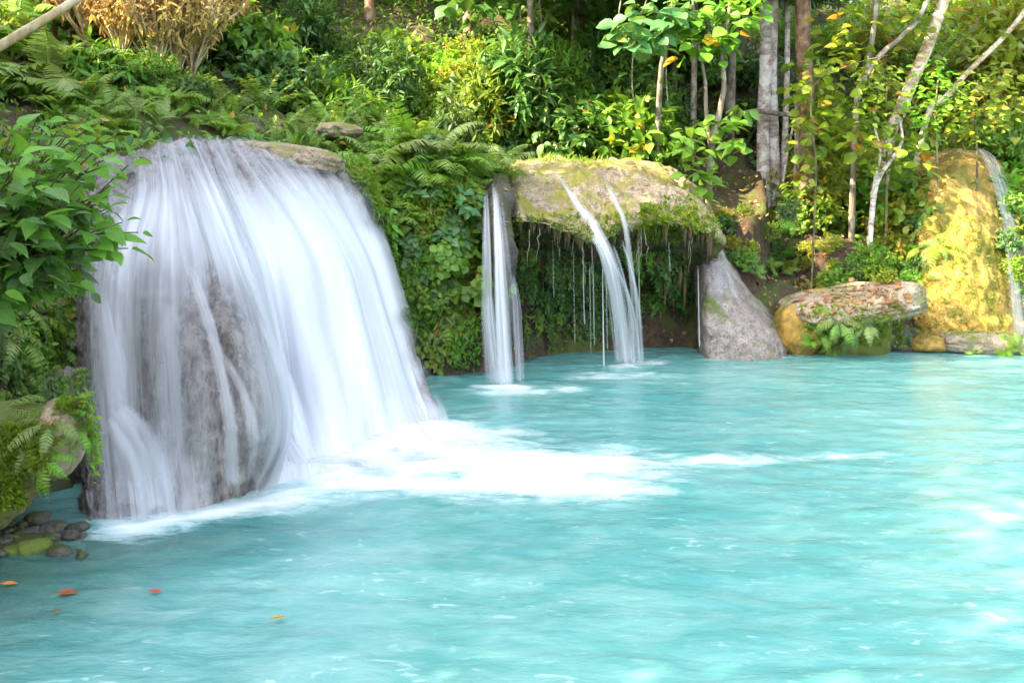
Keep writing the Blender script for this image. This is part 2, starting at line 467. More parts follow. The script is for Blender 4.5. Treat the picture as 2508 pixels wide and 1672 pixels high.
# ---------------------------------------------------------------- boulders
def boulder(name, c, r, mat, seed, amp=0.22, power=2.6, rot=(0, 0, 0), n=40, sub=0.05, label=None, cat="rock", group=None, reg=True):
    th, ph = np.meshgrid(np.linspace(0, 2 * np.pi, n * 2 + 1), np.linspace(0.001, np.pi - .001, n))
    d = np.stack([np.sin(ph) * np.cos(th), np.sin(ph) * np.sin(th), np.cos(ph)], -1)
    k = (np.abs(d) ** power).sum(-1) ** (-1 / power)
    S = d * k[..., None]
    S = S * (1 + amp * fbm(d * 1.4 + seed, 4, seed) + sub * fbm(d * 7 + seed, 4, seed + 3))[..., None]
    S = S * np.array(r)
    S = S.reshape(-1, 3) @ np.array(Matrix.Rotation(rot[2], 3, 'Z') @ Matrix.Rotation(rot[1], 3, 'Y') @ Matrix.Rotation(rot[0], 3, 'X')).T
    nu = n * 2 + 1
    a = np.arange(n - 1)[:, None] * nu + np.arange(nu - 1)[None]
    F = np.stack([a, a + nu, a + nu + 1, a + 1], -1).reshape(-1, 4)
    o = obj(name, new_mesh(name, S, [F]), mat, None, label, cat, group)
    o.location = c
    if reg: solid(S + np.array(c), F)
    return o

boulder("rock_slab", P(852, 304, 14.5), (0.98, 0.8, 0.20), M["litter_rock"], 3, 0.18, 3.2, (0.05, -0.16, 0.15), label="flat jutting rock slab strewn with fallen leaves, above the water on the right")
boulder("boulder", P(893, 296, 14.2), (0.27, 0.5, 0.22), M["litter_rock"], 5, 0.2, 3.0, (0, -.1, .2), label="blunt pale boulder at the right tip of the flat slab")
boulder("boulder", P(838, 334, 14.7), (0.72, 0.55, 0.42), M["moss_rock"], 7, 0.25, 2.6, label="dark mossy boulder under the flat leaf-strewn slab")
boulder("boulder", P(797, 330, 14.5), (0.34, 0.45, 0.42), M["yellow_rock"], 9, 0.2, 2.6, label="yellowish mossy boulder between the grey mound and the slab")
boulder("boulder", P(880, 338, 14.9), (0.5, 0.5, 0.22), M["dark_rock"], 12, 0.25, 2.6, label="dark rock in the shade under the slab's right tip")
boulder("rock_ledge", P(990, 343, 14.55), (0.75, 0.42, 0.15), M["litter_rock"], 13, 0.2, 3.2, label="low pale rock ledge at the waterline below the yellow rock face")
boulder("boulder", P(925, 343, 14.7), (0.3, 0.35, 0.13), M["yellow_rock"], 15, 0.2, 2.6, label="small low tan boulder in the shallows left of the pale ledge")
boulder("boulder", P(787, 214, 15.6), (0.13, 0.16, 0.12), M["grey_rock"], 17, 0.2, 2.6, label="small whitish boulder beside the foot of the white trunks")
boulder("boulder", P(12, 104, 13.4), (0.3, 0.4, 0.30), M["grey_rock"], 19, 0.2, 2.8, label="pale grey boulder among ferns at the upper left")
boulder("boulder", P(340, 131, 13.4), (0.28, 0.3, 0.10), M["tan_rock"], 23, 0.2, 2.8, label="flat tan boulder among ferns above the wide waterfall's right shoulder")
boulder("boulder", P(288, 158, 11.1), (0.60, 0.34, 0.15), M["tan_rock"], 29, 0.2, 2.6, (0, .12, .1), label="low tan rock hump on the lip of the wide waterfall")
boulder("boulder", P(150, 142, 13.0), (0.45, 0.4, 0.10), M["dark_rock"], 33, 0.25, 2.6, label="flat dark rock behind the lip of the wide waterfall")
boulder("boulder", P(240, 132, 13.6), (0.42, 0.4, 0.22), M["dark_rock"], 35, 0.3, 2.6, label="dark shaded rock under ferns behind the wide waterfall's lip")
# near left bank
M['sand_rock'] = rock_mat('sand_rock', (0.48, 0.35, 0.22), (0.24, 0.16, 0.09), (0.60, 0.46, 0.32), speck=0.6, rough=0.8, bump_s=0.9, scale=1.5)
boulder("boulder", P(62, 437, 6.3), (0.13, 0.25, 0.26), M["sand_rock"], 37, 0.18, 2.6, (0, .15, .1), label="bulging tan boulder on the near left bank beside the wide waterfall")
boulder("boulder", P(-6, 442, 6.5), (0.44, 0.42, 0.27), M["moss_rock"], 39, 0.25, 2.5, (0, .1, 0), label="moss covered boulder overhanging the dark hollow at the left edge")
boulder("boulder", P(-12, 492, 6.3), (0.26, 0.34, 0.22), M["moss_rock"], 43, 0.25, 2.5, label="lower mossy boulder at the left edge of the near bank")
boulder("boulder", P(80, 432, 7.9), (0.28, 0.3, 0.5), M["wet_rock"], 45, 0.25, 2.6, label="wet purplish grey boulder between the tan boulder and the falling water")
st = [(14, 541, .055), (35, 549, .075), (52, 541, .05), (60, 552, .06), (28, 534, .05), (70, 538, .045), (44, 531, .05), (12, 553, .05), (2, 545, .06), (56, 528, .06), (78, 528, .05), (38, 522, .07)]
boulder('rock_ledge', P(20, 549, 6.2), (0.42, 0.22, 0.07), M['dark_rock'], 47, 0.35, 2.4, (0, 0, .1), label='low dark gravelly ledge at the waterline on the near left shore')
boulder('boulder', P(40, 505, 7.6), (0.4, 0.3, 0.35), M['dark_rock'], 48, 0.3, 2.6, label='dark rock inside the hollow under the overhanging boulders')  # dark boulder put in to give the hollow its shade
st += [(random.uniform(0, 82), random.uniform(524, 556), random.uniform(.012, .035)) for _ in range(34)]
for i, (a, b, r) in enumerate(st):
    q = P(a, b)
    boulder("stone", (q[0], q[1], .004 + .008 * (i % 3)), (r * 1.4, r * 1.1, r * .75), M["moss_rock"] if i in (0, 1, 7) else M["dark_rock"], 50 + i, 0.4, 2.5, (0, 0, i), n=14,
            label="mossy ochre stone at the near left shoreline" if i in (0, 1, 7) else "small dark wet stone at the near left shoreline", cat="stone",
            group="mossy shoreline stones" if i in (0, 1, 7) else "dark shoreline stones", reg=False)

BVH = BVHTree.FromPolygons([tuple(v) for v in np.concatenate(SOLID_V)], [tuple(f) for f in np.concatenate(SOLID_F)])
def hit(px, py, dmin=0.0):
    r = ray(px, py); r = r / np.linalg.norm(r)
    loc, n, i, d = BVH.ray_cast(Vector((0, 0, CAM_H)) + Vector(r) * dmin, Vector(r))
    if loc is None: return None, None
    if n.dot(Vector(r)) > 0: n = -n
    return np.array(loc), np.array(n)
def hitd(px, py, dflt=15.0):
    l, n = hit(px, py)
    return l if l is not None else P(px, py, dflt)
# ---------------------------------------------------------------- pool water
FOAM = []    # (x0,y0,x1,y1,width,strength): where falling water whitens the pool
def foam_seg(a, b, w, s):
    p, q = P(*a), P(*b)
    FOAM.append((p[0], p[1], q[0], q[1], w, s))
foam_seg((330, 474), (432, 432), .45, 1.6)
foam_seg((400, 462), (600, 466), .48, 1.6)
foam_seg((440, 450), (560, 470), .5, 1.2)
foam_seg((370, 482), (600, 486), .28, 1.0)
foam_seg((600, 466), (760, 458), .16, .62)
foam_seg((740, 459), (890, 452), .12, .42)
foam_seg((520, 492), (650, 488), .22, .55)
foam_seg((290, 492), (360, 478), .3, .9)
foam_seg((130, 526), (290, 498), .22, .9)
foam_seg((488, 388), (520, 388), .20, .8)
foam_seg((500, 391), (570, 389), .25, .45)
foam_seg((585, 377), (650, 374), .22, .5)
foam_seg((615, 366), (660, 362), .22, .6)
foam_seg((705, 359), (790, 356.5), .05, .5)
foam_seg((450, 440), (520, 430), .3, .5)

wx = np.concatenate([np.linspace(-16, -6, 30, endpoint=False), np.linspace(-6, 9, 330), np.linspace(9, 17, 31)[1:]])
wy = np.concatenate([np.linspace(-4, 3.6, 30, endpoint=False), np.linspace(3.6, 16, 340)])
WX, WY = np.meshgrid(wx, wy)
p3 = np.stack([WX, WY, 0 * WX], -1)
warp = 0.25 * fbm(p3 * .8, 2, 71)
wz = 0.020 * fbm(np.stack([WX * 1.1 + warp, WY * 2.6 + warp, 0 * WX], -1), 3, 72) + 0.012 * fbm(np.stack([WX * 3.0, WY * 6.0 + warp * 3, 0 * WX], -1), 3, 75)
foam = np.zeros_like(WX); rough = np.zeros_like(WX)
for (x0, y0, x1, y1, w, s) in FOAM:
    ax, ay = x1 - x0, y1 - y0
    t = np.clip(((WX - x0) * ax + (WY - y0) * ay) / (ax * ax + ay * ay), 0, 1)
    dd = np.hypot(WX - x0 - t * ax, WY - y0 - t * ay) / w
    foam = np.maximum(foam, min(s, 1.05) * np.exp(-dd ** 1.25 * .85))
    rough = np.maximum(rough, s * np.exp(-dd ** 2 * .25))
wz = wz * (1 + 0.8 * rough) + 0.05 * np.clip(foam - .7, 0, 1)
sd, _ = shore(WX, WY)
bedz = height(WX, WY)
depth = np.clip(-bedz, 0, 2)
V = np.stack([WX, WY, wz], -1).reshape(-1, 3)
water_me = new_mesh("water", V, [grid_faces(len(wy), len(wx))[:, ::-1]], attrs={"foam": foam.ravel(), "depth": depth.ravel(), "churn": rough.ravel()})

m, nt = new_mat("pool_water")
geo = N(nt, "ShaderNodeNewGeometry"); pos = geo.outputs["Position"]
af = N(nt, "ShaderNodeAttribute", attribute_name="foam").outputs["Fac"]
ad = N(nt, "ShaderNodeAttribute", attribute_name="depth").outputs["Fac"]
ac = N(nt, "ShaderNodeAttribute", attribute_name="churn").outputs["Fac"]
st1 = noise(nt, mapping(nt, pos, (1.0, 1.7, 1)), 1.3, 6, 0.6, 0.8)
st2 = noise(nt, mapping(nt, pos, (1.3, 2.8, 1)), 3.0, 6, 0.65, 0.6)
big = noise(nt, pos, 0.35, 3, 0.5)
body = mixc(nt, ramp(nt, big, [(0.35, 0.0), (0.65, 1.0)]), (0.075, 0.27, 0.255), (0.125, 0.335, 0.30))
milky = ramp(nt, math_(nt, "ADD", math_(nt, "MULTIPLY", st1, .6), math_(nt, "MULTIPLY", st2, .4)), [(0.44, 0.0), (0.74, 0.36)])
body = mixc(nt, milky, body, (0.47, 0.61, 0.55))
fm = math_(nt, "ADD", af, math_(nt, "MULTIPLY", math_(nt, "SUBTRACT", math_(nt, "ADD", math_(nt, "MULTIPLY", st1, .5), math_(nt, "MULTIPLY", st2, .5)), 0.5), math_(nt, "MULTIPLY", 7.5, math_(nt, "MULTIPLY", af, math_(nt, "SUBTRACT", 1.02, af, clamp=True)))))
fm = math_(nt, "MULTIPLY", ramp(nt, fm, [(0.16, 0.0), (1.08, 1.0)]), ramp(nt, af, [(0.02, 0.0), (0.2, 1.0)]))
fl = noise(nt, mapping(nt, pos, (1.0, 2.3, 1)), 6.5, 3, 0.5, 0.9)
fl = math_(nt, 'MULTIPLY', ramp(nt, fl, [(0.61, 0.0), (0.71, 1.0)]), ramp(nt, noise(nt, pos, 0.9, 3, .5), [(0.38, 0.0), (0.64, .45)]))
body = mixc(nt, fl, body, (.66, .74, .72))  # pale flecks painted into the colour as glints on the ripples
col = mixc(nt, fm, body, (0.82, 0.85, 0.86))
rg = math_(nt, "ADD", 0.13, math_(nt, "MULTIPLY", fm, 0.5))
b1 = noise(nt, mapping(nt, pos, (1.8, 3.4, 1)), 2.0, 5, 0.55, 0.5)
b2 = noise(nt, mapping(nt, pos, (1, 2.4, 1)), 11, 4, 0.6, 0.4)
b0 = noise(nt, mapping(nt, pos, (1, 1.4, 1), (3, 1, 0)), .8, 3, 0.5, 0.8)
nb = bump(nt, b0, 0.32, 0.10)
nb = bump(nt, b1, 0.28, 0.05, nb)
nb = bump(nt, b2, 0.26, 0.02, nb)
p = principled(nt, col, rg, nb, 0.5, out=False)
p.inputs["IOR"].default_value = 1.33
tr = N(nt, "ShaderNodeBsdfTransparent"); tr.inputs[0].default_value = (0.75, 0.93, 0.90, 1)
mx = N(nt, "ShaderNodeMixShader")
L(nt, ramp(nt, math_(nt, "ADD", ad, math_(nt, "MULTIPLY", fm, .3)), [(0.0, 0.12), (0.16, 1.0)]), mx.inputs[0])
L(nt, tr.outputs[0], mx.inputs[1]); L(nt, p.outputs[0], mx.inputs[2])
o = N(nt, "ShaderNodeOutputMaterial"); L(nt, mx.outputs[0], o.inputs[0])
M["water"] = m
obj("water", water_me, M["water"], kind="structure")

# ---------------------------------------------------------------- falling water
def silk_mat(name, scale_u, scale_v, contrast=2.2, color=(0.76, 0.78, 0.83), off=0.0):
    m, nt = new_mat(name)
    uv = N(nt, "ShaderNodeTexCoord").outputs["UV"]
    cov = N(nt, "ShaderNodeAttribute", attribute_name="cov").outputs["Fac"]
    n1 = noise(nt, mapping(nt, uv, (scale_u, scale_v, 1), (off, 0, 0)), 1.0, 3, 0.55, 0.25)
    n2 = noise(nt, mapping(nt, uv, (scale_u * 3.7, scale_v * 1.3, 1), (off, 3, 0)), 1.0, 3, 0.6, 0.15)
    n3 = noise(nt, mapping(nt, uv, (scale_u * 10, scale_v * 2.2, 1), (off, 7, 0)), 1.0, 2, 0.6, 0.1)
    s = math_(nt, "ADD", math_(nt, "ADD", math_(nt, "MULTIPLY", n1, .62), math_(nt, "MULTIPLY", n2, .26)), math_(nt, "MULTIPLY", n3, .12))
    a = math_(nt, "ADD", cov, math_(nt, "MULTIPLY", math_(nt, "SUBTRACT", s, .5), contrast))
    a = math_(nt, "MULTIPLY", ramp(nt, a, [(0.05, 0.0), (0.95, 1.0)]), ramp(nt, cov, [(0.0, 0.0), (0.25, 1.0)]))
    d = N(nt, "ShaderNodeBsdfDiffuse"); d.inputs[0].default_value = (*color, 1)
    t = N(nt, "ShaderNodeBsdfTranslucent"); t.inputs[0].default_value = (*color, 1)
    g = N(nt, "ShaderNodeBsdfGlossy"); g.inputs["Roughness"].default_value = 0.45
    L(nt, bump(nt, s, 0.32, 0.12), d.inputs["Normal"])
    m1 = N(nt, "ShaderNodeMixShader"); m1.inputs[0].default_value = 0.28
    L(nt, d.outputs[0], m1.inputs[1]); L(nt, t.outputs[0], m1.inputs[2])
    m2 = N(nt, "ShaderNodeMixShader"); m2.inputs[0].default_value = 0.05
    L(nt, m1.outputs[0], m2.inputs[1]); L(nt, g.outputs[0], m2.inputs[2])
    tr = N(nt, "ShaderNodeBsdfTransparent")
    m3 = N(nt, "ShaderNodeMixShader")
    L(nt, a, m3.inputs[0]); L(nt, tr.outputs[0], m3.inputs[1]); L(nt, m2.outputs[0], m3.inputs[2])
    o = N(nt, "ShaderNodeOutputMaterial"); L(nt, m3.outputs[0], o.inputs[0])
    return m
M["silk"] = silk_mat("silk_water", 1.6, 0.13, 1.2)
M["film"] = silk_mat("film_water", 5, 0.35, 1.8, off=4)
M["strand"] = silk_mat("strand_water", 11.0, 0.12, 2.6, off=9)

def veil(name, S, nrm, offset, cov, mat, parent, seed, lump=0.05, fu=26, fv=2.0):
    nv, nu = S.shape[:2]
    uu, vv = np.meshgrid(np.linspace(0, 1, nu), np.linspace(0, 1, nv))
    T = S + nrm * (offset + lump * fbm(np.stack([uu * fu, vv * fv, 0 * uu], -1), 3, seed))[..., None]
    du = np.cumsum(np.linalg.norm(np.diff(S, axis=1, prepend=S[:, :1]), axis=-1), 1)
    dv = np.cumsum(np.linalg.norm(np.diff(S, axis=0, prepend=S[:1]), axis=-1), 0)
    um = du.mean(0)[None].repeat(nv, 0)
    uv = np.stack([um, dv], -1).reshape(-1, 2)
    me = new_mesh(name, T.reshape(-1, 3), [grid_faces(nv, nu)], uv=uv, attrs={"cov": cov.ravel()})
    return obj(name, me, mat, parent)

fall = empty("waterfall", P(360, 466), "wide white waterfall sliding over the big rounded rock on the left", "waterfall")
def place_world(o):      # parts keep world coordinates while hanging under an Empty
    o.matrix_parent_inverse = Matrix.Translation(-Vector(o.parent.location))
    return o
nv, nu = main_S.shape[:2]
ncol = len(main_cols) - 1
uu, vv = np.meshgrid(np.linspace(0, ncol, nu), np.linspace(0, 7, nv))     # column / row index space
def bumpf(x, a, b, c, d): return sstep(a, b, x) * (1 - sstep(c, d, x))
lim = bumpf(vv, 1.35, 2.4, 6.2, 6.6)
edge = 5.2 - .05 * vv + .25 * fbm(np.stack([vv * 1.2, 0 * vv, 0 * vv], -1), 2, 5)
mainc = sstep(edge - .5, edge + .9, uu) * (1 - sstep(8.3, 9.4, uu - .13 * vv + .35 * fbm(np.stack([vv * 1.7, 0 * vv, 0 * vv + 3], -1), 3, 7))) * sstep(1.75, 3.0, vv)
leftc = bumpf(uu, 1.7, 2.5, 5.2, 5.7)
cov1 = np.clip(mainc * (.78 + .45 * fbm(np.stack([uu * 2.3, vv * .25, 0 * uu], -1), 3, 6)) * lim, 0, 1.1)
place_world(veil("water_veil", main_S, main_N, 0.14, cov1, M["silk"], fall, 81, 0.13, 9, .9))
cov2 = np.clip(mainc * .75 * lim + leftc * lim * (0.40 * (1 - sstep(3.1, 4.2, uu) * .66 * sstep(2.9, 3.9, vv))) + .27 * bumpf(vv, .9, 1.5, 2.5, 3.4) * bumpf(uu, 2.5, 3.5, 8.6, 9.6), 0, .95)
place_world(veil("water_film", main_S, main_N, 0.085, cov2, M["film"], fall, 85, 0.03, 60, 3))

def jet(name, path, width, mat, parent, cov=0.9, seed=0, bulge=.25, n=60, m=17, taper=None, fade=.16, wob=.12, endf=0):
    """a stream of falling water: arched cross-section along a path of (px,py,d) points"""
    C = np.array([P(*p) if p[2] else hitd(p[0], p[1]) + np.array([0, -.05, .03]) for p in path])
    Q = catmull(C, n)
    T = unit(np.gradient(Q, axis=0))
    view = unit(Q - np.array([0, 0, CAM_H]))
    side = unit(np.cross(T, view))
    out = unit(np.cross(side, T))
    out = np.where((out * view).sum(-1, keepdims=True) > 0, -out, out)
    wv = catmull(np.array(width, float), n)[:, None]
    s = np.linspace(-1, 1, m)[None]
    off = out[:, None] * (wv * bulge * (1 - s ** 2))[..., None]
    off = off + out[:, None] * (wob * wv * fbm(np.stack([s * 4 + 0 * wv, np.linspace(0, 1, n)[:, None] * 3 + 0 * s, 0 * s + 0 * wv], -1), 2, seed))[..., None]
    S = Q[:, None] + side[:, None] * (wv * s)[..., None] + off
    ln = np.cumsum(np.linalg.norm(np.diff(Q, axis=0, prepend=Q[:1]), axis=-1))[:, None]
    uv = np.stack([s * wv.mean() + 0 * ln + seed, ln + 0 * s], -1)
    v = np.linspace(0, 1, n)[:, None]
    cv = cov * (1 - np.abs(s) ** 2.2) ** .8 * sstep(0, fade, v) * (1 - sstep(.95, 1.0, v) * .5)
    if endf: cv = cv * (1 - sstep(1 - endf, 1, v))
    if taper is not None: cv = cv * catmull(np.array(taper, float), n)[:, None]
    me = new_mesh(name, S.reshape(-1, 3), [grid_faces(n, m)], uv=uv.reshape(-1, 2), attrs={"cov": cv.ravel()})
    o = obj(name, me, mat, parent)
    return place_world(o)

J = lambda path, w, c=0.9, seed=0, **k: jet("water_jet", path, w, M["silk"], fall, c, seed, **k)
J([(238, 318, 8.3), (254, 327, 8.15), (270, 356, 8.0), (284, 395, 7.9), (297, 440, 7.85), (306, 476, 7.9)], [.06, .09, .11, .12, .12, .14], .85, 1, fade=.3)
J([(262, 395, 7.9), (276, 425, 7.8), (292, 455, 7.8), (305, 478, 7.85)], [.04, .07, .1, .12], .8, 2)
J([(168, 245, 0), (190, 272, 0), (208, 318, 0), (222, 370, 0), (232, 430, 0), (234, 486, 0)], [.03, .06, .06, .05, .06, .07], .36, 3, fade=.35)
J([(150, 270, 8.0), (165, 290, 7.85), (172, 340, 7.5), (172, 410, 7.25), (170, 500, 7.0)], [.04, .1, .13, .13, .15], .4, 4, fade=.35)
J([(105, 262, 8.15), (108, 300, 7.9), (116, 360, 7.55), (122, 430, 7.3), (128, 510, 6.95)], [.08, .12, .12, .12, .14], .4, 5, fade=.35)
J([(104, 410, 7.3), (118, 418, 7.15), (134, 445, 7.0), (146, 480, 6.95), (152, 514, 6.92)], [.05, .14, .2, .24, .26], .52, 6, fade=.35)
J([(140, 190, 9.0), (128, 230, 8.5), (122, 280, 8.0), (130, 330, 7.65)], [.1, .15, .15, .12], .45, 7, fade=.5, endf=.5)
J([(205, 330, 0), (238, 380, 0), (254, 430, 0), (252, 478, 0)], [.02, .04, .05, .05], .32, 8, fade=.35)

J([(350, 205, 11.3), (371, 262, 10.7), (394, 325, 10.3), (419, 385, 9.95), (434, 427, 9.75)], [.03, .06, .08, .09, .1], .34, 9, fade=.4)
J([(366, 262, 10.75), (390, 322, 10.35), (412, 378, 10.0), (428, 428, 9.72)], [.03, .06, .09, .12], .38, 10, fade=.4)
fall2 = empty("waterfall", P(502, 384), "narrow waterfall dropping in front of the dark rock spur, left of the overhanging shelf", "waterfall")
J2 = lambda path, w, c, seed, **k: jet("water_jet", path, w, M["strand"], fall2, c, seed, **k)
J2([(484, 168, 0), (486, 196, 0), (487, 250, 12.1), (488, 310, 11.95), (494, 384, 11.8)], [.03, .06, .09, .12, .15], .32, 11, fade=.5, bulge=.12)
J2([(490, 172, 0), (497, 200, 0), (501, 250, 0), (504, 300, 11.9), (509, 387, 11.75)], [.03, .07, .10, .13, .15], .5, 12, fade=.5, bulge=.12)
J2([(512, 270, 12.3), (516, 300, 12.25), (518, 340, 12.2), (520, 382, 12.1)], [.02, .06, .07, .07], .35, 13)
J2([(489, 290, 12.0), (492, 330, 11.9), (500, 385, 11.75)], [.05, .10, .15], .4, 14)

fall3 = empty("waterfall", P(628, 366), "narrow waterfall sliding over the tan overhanging shelf, right one of the two narrow falls", "waterfall")
J3 = lambda path, w, c, seed, **k: jet("water_jet", path, w, M["strand"], fall3, c, seed, **k)
J3([(549, 164, 0), (564, 184, 0), (580, 208, 0), (594, 228, 0), (612, 262, 12.95), (622, 310, 13.1), (630, 364, 13.3)], [.05, .08, .10, .11, .11, .12, .13], .66, 21, fade=.5, bulge=.15)
J3([(590, 232, 13.05), (604, 256, 12.98), (613, 300, 13.1), (621, 362, 13.35)], [.04, .07, .08, .09], .45, 22)
J3([(599, 168, 0), (606, 186, 0), (616, 206, 0), (625, 226, 13.2), (633, 290, 13.2), (637, 362, 13.35)], [.03, .05, .05, .05, .06, .07], .45, 23, fade=.5, bulge=.15)
for k, (x0, x1) in enumerate([(602, 618), (608, 626), (618, 634), (612, 640), (628, 642)]):
    o = J3([(x0 - 8, 240, 13.0), (x0, 258, 13.0), (x0 + (x1 - x0) * .7, 305, 13.1), (x1, 364, 13.3)], [.02, .03, .035, .045], .4, 50 + k, fade=.3)
strands = [(575, 246, 352), (588, 256, 350), (592, 258, 340), (602, 262, 368), (606, 262, 350), (553, 222, 300), (584, 250, 330), (640, 232, 330), (667, 236, 262), (697, 262, 340)]
for k, (x, a, b) in enumerate(strands):
    dd = 13.15 if x < 640 else 13.6
    jx = ((k * 13) % 7 - 3) * .5
    o = J3([(x + jx, a + jx * 3, dd), (x + jx + .6, (a + b) / 2, dd), (x + jx + 1.5, b + jx * 6, dd)], [.005, .009, .012 if k != 3 else .018], .25 + .25 * ((k * 7) % 5) / 5 if k != 3 else .8, 30 + k, n=24, m=5, wob=.6)
    o.name = "water_strand"

fall4 = empty("waterfall", P(745, 357), "thin trickle of water over the smooth grey mound right of the overhang", "waterfall")
nv, nu = mound_S.shape[:2]
uu, vv = np.meshgrid(np.linspace(0, 5, nu), np.linspace(0, 5, nv))
place_world(veil("water_film", mound_S, mound_N, 0.05, .2 * bumpf(uu, .8, 1.3, 2.0, 2.8) * bumpf(vv, .3, .8, 1.8, 3.0), M["film"], fall4, 91, .02))
fall5 = empty("waterfall", P(1020, 340), "thin stream running down the right side of the sunlit yellow rock face", "waterfall")
nv, nu = yel_S.shape[:2]
uu, vv = np.meshgrid(np.linspace(0, 5, nu), np.linspace(0, 5, nv))
place_world(veil("water_film", yel_S, yel_N, 0.13, .36 * bumpf(uu, 3.0, 3.3, 3.9, 4.3) * bumpf(vv, .2, .6, 3.8, 4.4), M["film"], fall5, 92, .02))

# spray cushion where the wide fall lands: mounded foam, soft at the rim
cx = np.array([P(300, 478)[:2], P(360, 468)[:2], P(405, 452)[:2], P(450, 447)[:2], P(520, 462)[:2], P(600, 467)[:2]])
n, mm = 90, 41
axis_p = catmull(np.concatenate([cx, np.zeros((len(cx), 1))], 1), n)
T = unit(np.gradient(axis_p, axis=0)); side = np.stack([-T[:, 1], T[:, 0], 0 * T[:, 0]], -1)
wd = catmull(np.array([.25, .45, .62, .72, .62, .4]), n); hh = catmull(np.array([.08, .15, .20, .16, .08, .03]), n)
s = np.linspace(-1, 1, mm)
S = axis_p[:, None] + side[:, None] * (wd[:, None] * s[None])[..., None]
prof = (1 - s ** 2)[None] ** 1.5
S[..., 2] = hh[:, None] * prof * (1 + .5 * fbm(S * 3.0, 4, 101)) + 0.02
vv = np.linspace(0, 1, n)[:, None]
cv = .85 * prof ** .8 * sstep(0, .15, vv) * (1 - sstep(.5, .95, vv))
m, nt = new_mat("foam")
geo = N(nt, "ShaderNodeNewGeometry")
cov = N(nt, "ShaderNodeAttribute", attribute_name="cov").outputs["Fac"]
n1 = noise(nt, mapping(nt, geo.outputs["Position"], (1, 2.2, 1)), 2.6, 6, 0.6, 0.6)
a = math_(nt, "ADD", cov, math_(nt, "MULTIPLY", math_(nt, "SUBTRACT", n1, .5), 1.9))
a = math_(nt, "MULTIPLY", ramp(nt, a, [(0.1, 0.0), (1.1, 1.0)]), ramp(nt, cov, [(0.0, 0.0), (0.5, 1.0)]))
d = N(nt, "ShaderNodeBsdfDiffuse"); d.inputs[0].default_value = (.82, .84, .86, 1)
t = N(nt, "ShaderNodeBsdfTranslucent"); t.inputs[0].default_value = (.82, .84, .86, 1)
m1 = N(nt, "ShaderNodeMixShader"); m1.inputs[0].default_value = .4
L(nt, d.outputs[0], m1.inputs[1]); L(nt, t.outputs[0], m1.inputs[2])
tr = N(nt, "ShaderNodeBsdfTransparent"); m3 = N(nt, "ShaderNodeMixShader")
L(nt, a, m3.inputs[0]); L(nt, tr.outputs[0], m3.inputs[1]); L(nt, m1.outputs[0], m3.inputs[2])
o = N(nt, "ShaderNodeOutputMaterial"); L(nt, m3.outputs[0], o.inputs[0])
M["foam"] = m
foam_o = obj("foam", new_mesh("foam", S.reshape(-1, 3), [grid_faces(n, mm)], attrs={"cov": cv.ravel()}), M["foam"], kind="stuff",
    label="white foam churning where the wide waterfall hits the pool", cat="foam")
# ---------------------------------------------------------------- leaf shapes
def leaf_tpl(kind):
    if kind in ("broad", "round", "heart", "lance"):
        t = np.array([0, .10, .32, .58, .82, 1.0])
        w = {"broad": [0, .17, .30, .27, .13, 0], "round": [0, .22, .40, .42, .26, 0.02], "heart": [0, .30, .38, .28, .11, 0], "lance": [0, .07, .13, .12, .06, 0]}[kind]
        V = [(0, 0, 0)]
        for a, b in zip(t[1:5], w[1:5]):
            z = -.22 * a * a
            V += [(-b, a + (-.04 if kind == "heart" and a < .15 else 0), z + .28 * b), (0, a, z), (b, a + (-.04 if kind == "heart" and a < .15 else 0), z + .28 * b)]
        V.append((0, 1, -.24))
        F3 = [(0, 2, 1), (0, 3, 2)]
        F4 = []
        for k in range(3):
            o = 1 + 3 * k
            F4 += [(o, o + 1, o + 4, o + 3), (o + 1, o + 2, o + 5, o + 4)]
        F3 += [(10, 11, 13), (11, 12, 13)]
        return np.array(V, float), np.array(F3), np.array(F4)
    if kind == "tiny":       # folded diamond
        return np.array([(0, 0, 0), (-.24, .45, .07), (0, .5, -.02), (.24, .45, .07), (0, 1, -.1)], float), np.array([(0, 2, 1), (0, 3, 2), (1, 2, 4), (2, 3, 4)]), None
    if kind == "pinna":
        return np.array([(0, 0, 0), (-.085, .12, .0), (.085, .12, .0), (-.07, .55, -.05), (.07, .55, -.05), (0, 1, -.18)], float), np.array([(0, 2, 1), (3, 4, 5)]), np.array([(1, 2, 4, 3)])
    if kind == "blade":
        return np.array([(-.03, 0, 0), (.03, 0, 0), (-.028, .5, .0), (.028, .5, .0), (-.016, .8, -.06), (.016, .8, -.06), (0, 1, -.18)], float), np.array([(4, 5, 6)]), np.array([(0, 1, 3, 2), (2, 3, 5, 4)])
TPL = {k: leaf_tpl(k) for k in ("broad", "round", "heart", "lance", "tiny", "pinna", "blade")}

def put_leaves(G, kind, pos, ydir, zdir, size, rnd=None, r=rng):
    V, F3, F4 = TPL[kind]
    pos = np.asarray(pos, float); n = len(pos)
    if n == 0: return
    Y = unit(ydir); X = unit(np.cross(Y, zdir)); Z = np.cross(X, Y)
    size = np.broadcast_to(np.asarray(size, float), (n,))
    W_ = pos[:, None] + size[:, None, None] * (V[None, :, :1] * X[:, None] + V[None, :, 1:2] * Y[:, None] + V[None, :, 2:] * Z[:, None])
    off = (np.arange(n) * len(V))[:, None, None]
    rn = r.random(n) if rnd is None else rnd
    G.add(W_.reshape(-1, 3), None if F3 is None else (F3[None] + off).reshape(-1, 3), None if F4 is None else (F4[None] + off).reshape(-1, 4), np.repeat(rn, len(V)), np.tile(V[:, :2], (n, 1)))

def rdir(n, r, zmin=-.2):
    z = zmin + (1 - zmin) * r.random(n); a = 2 * np.pi * r.random(n)
    s = np.sqrt(np.maximum(0, 1 - z * z))
    return np.stack([s * np.cos(a), s * np.sin(a), z], -1)

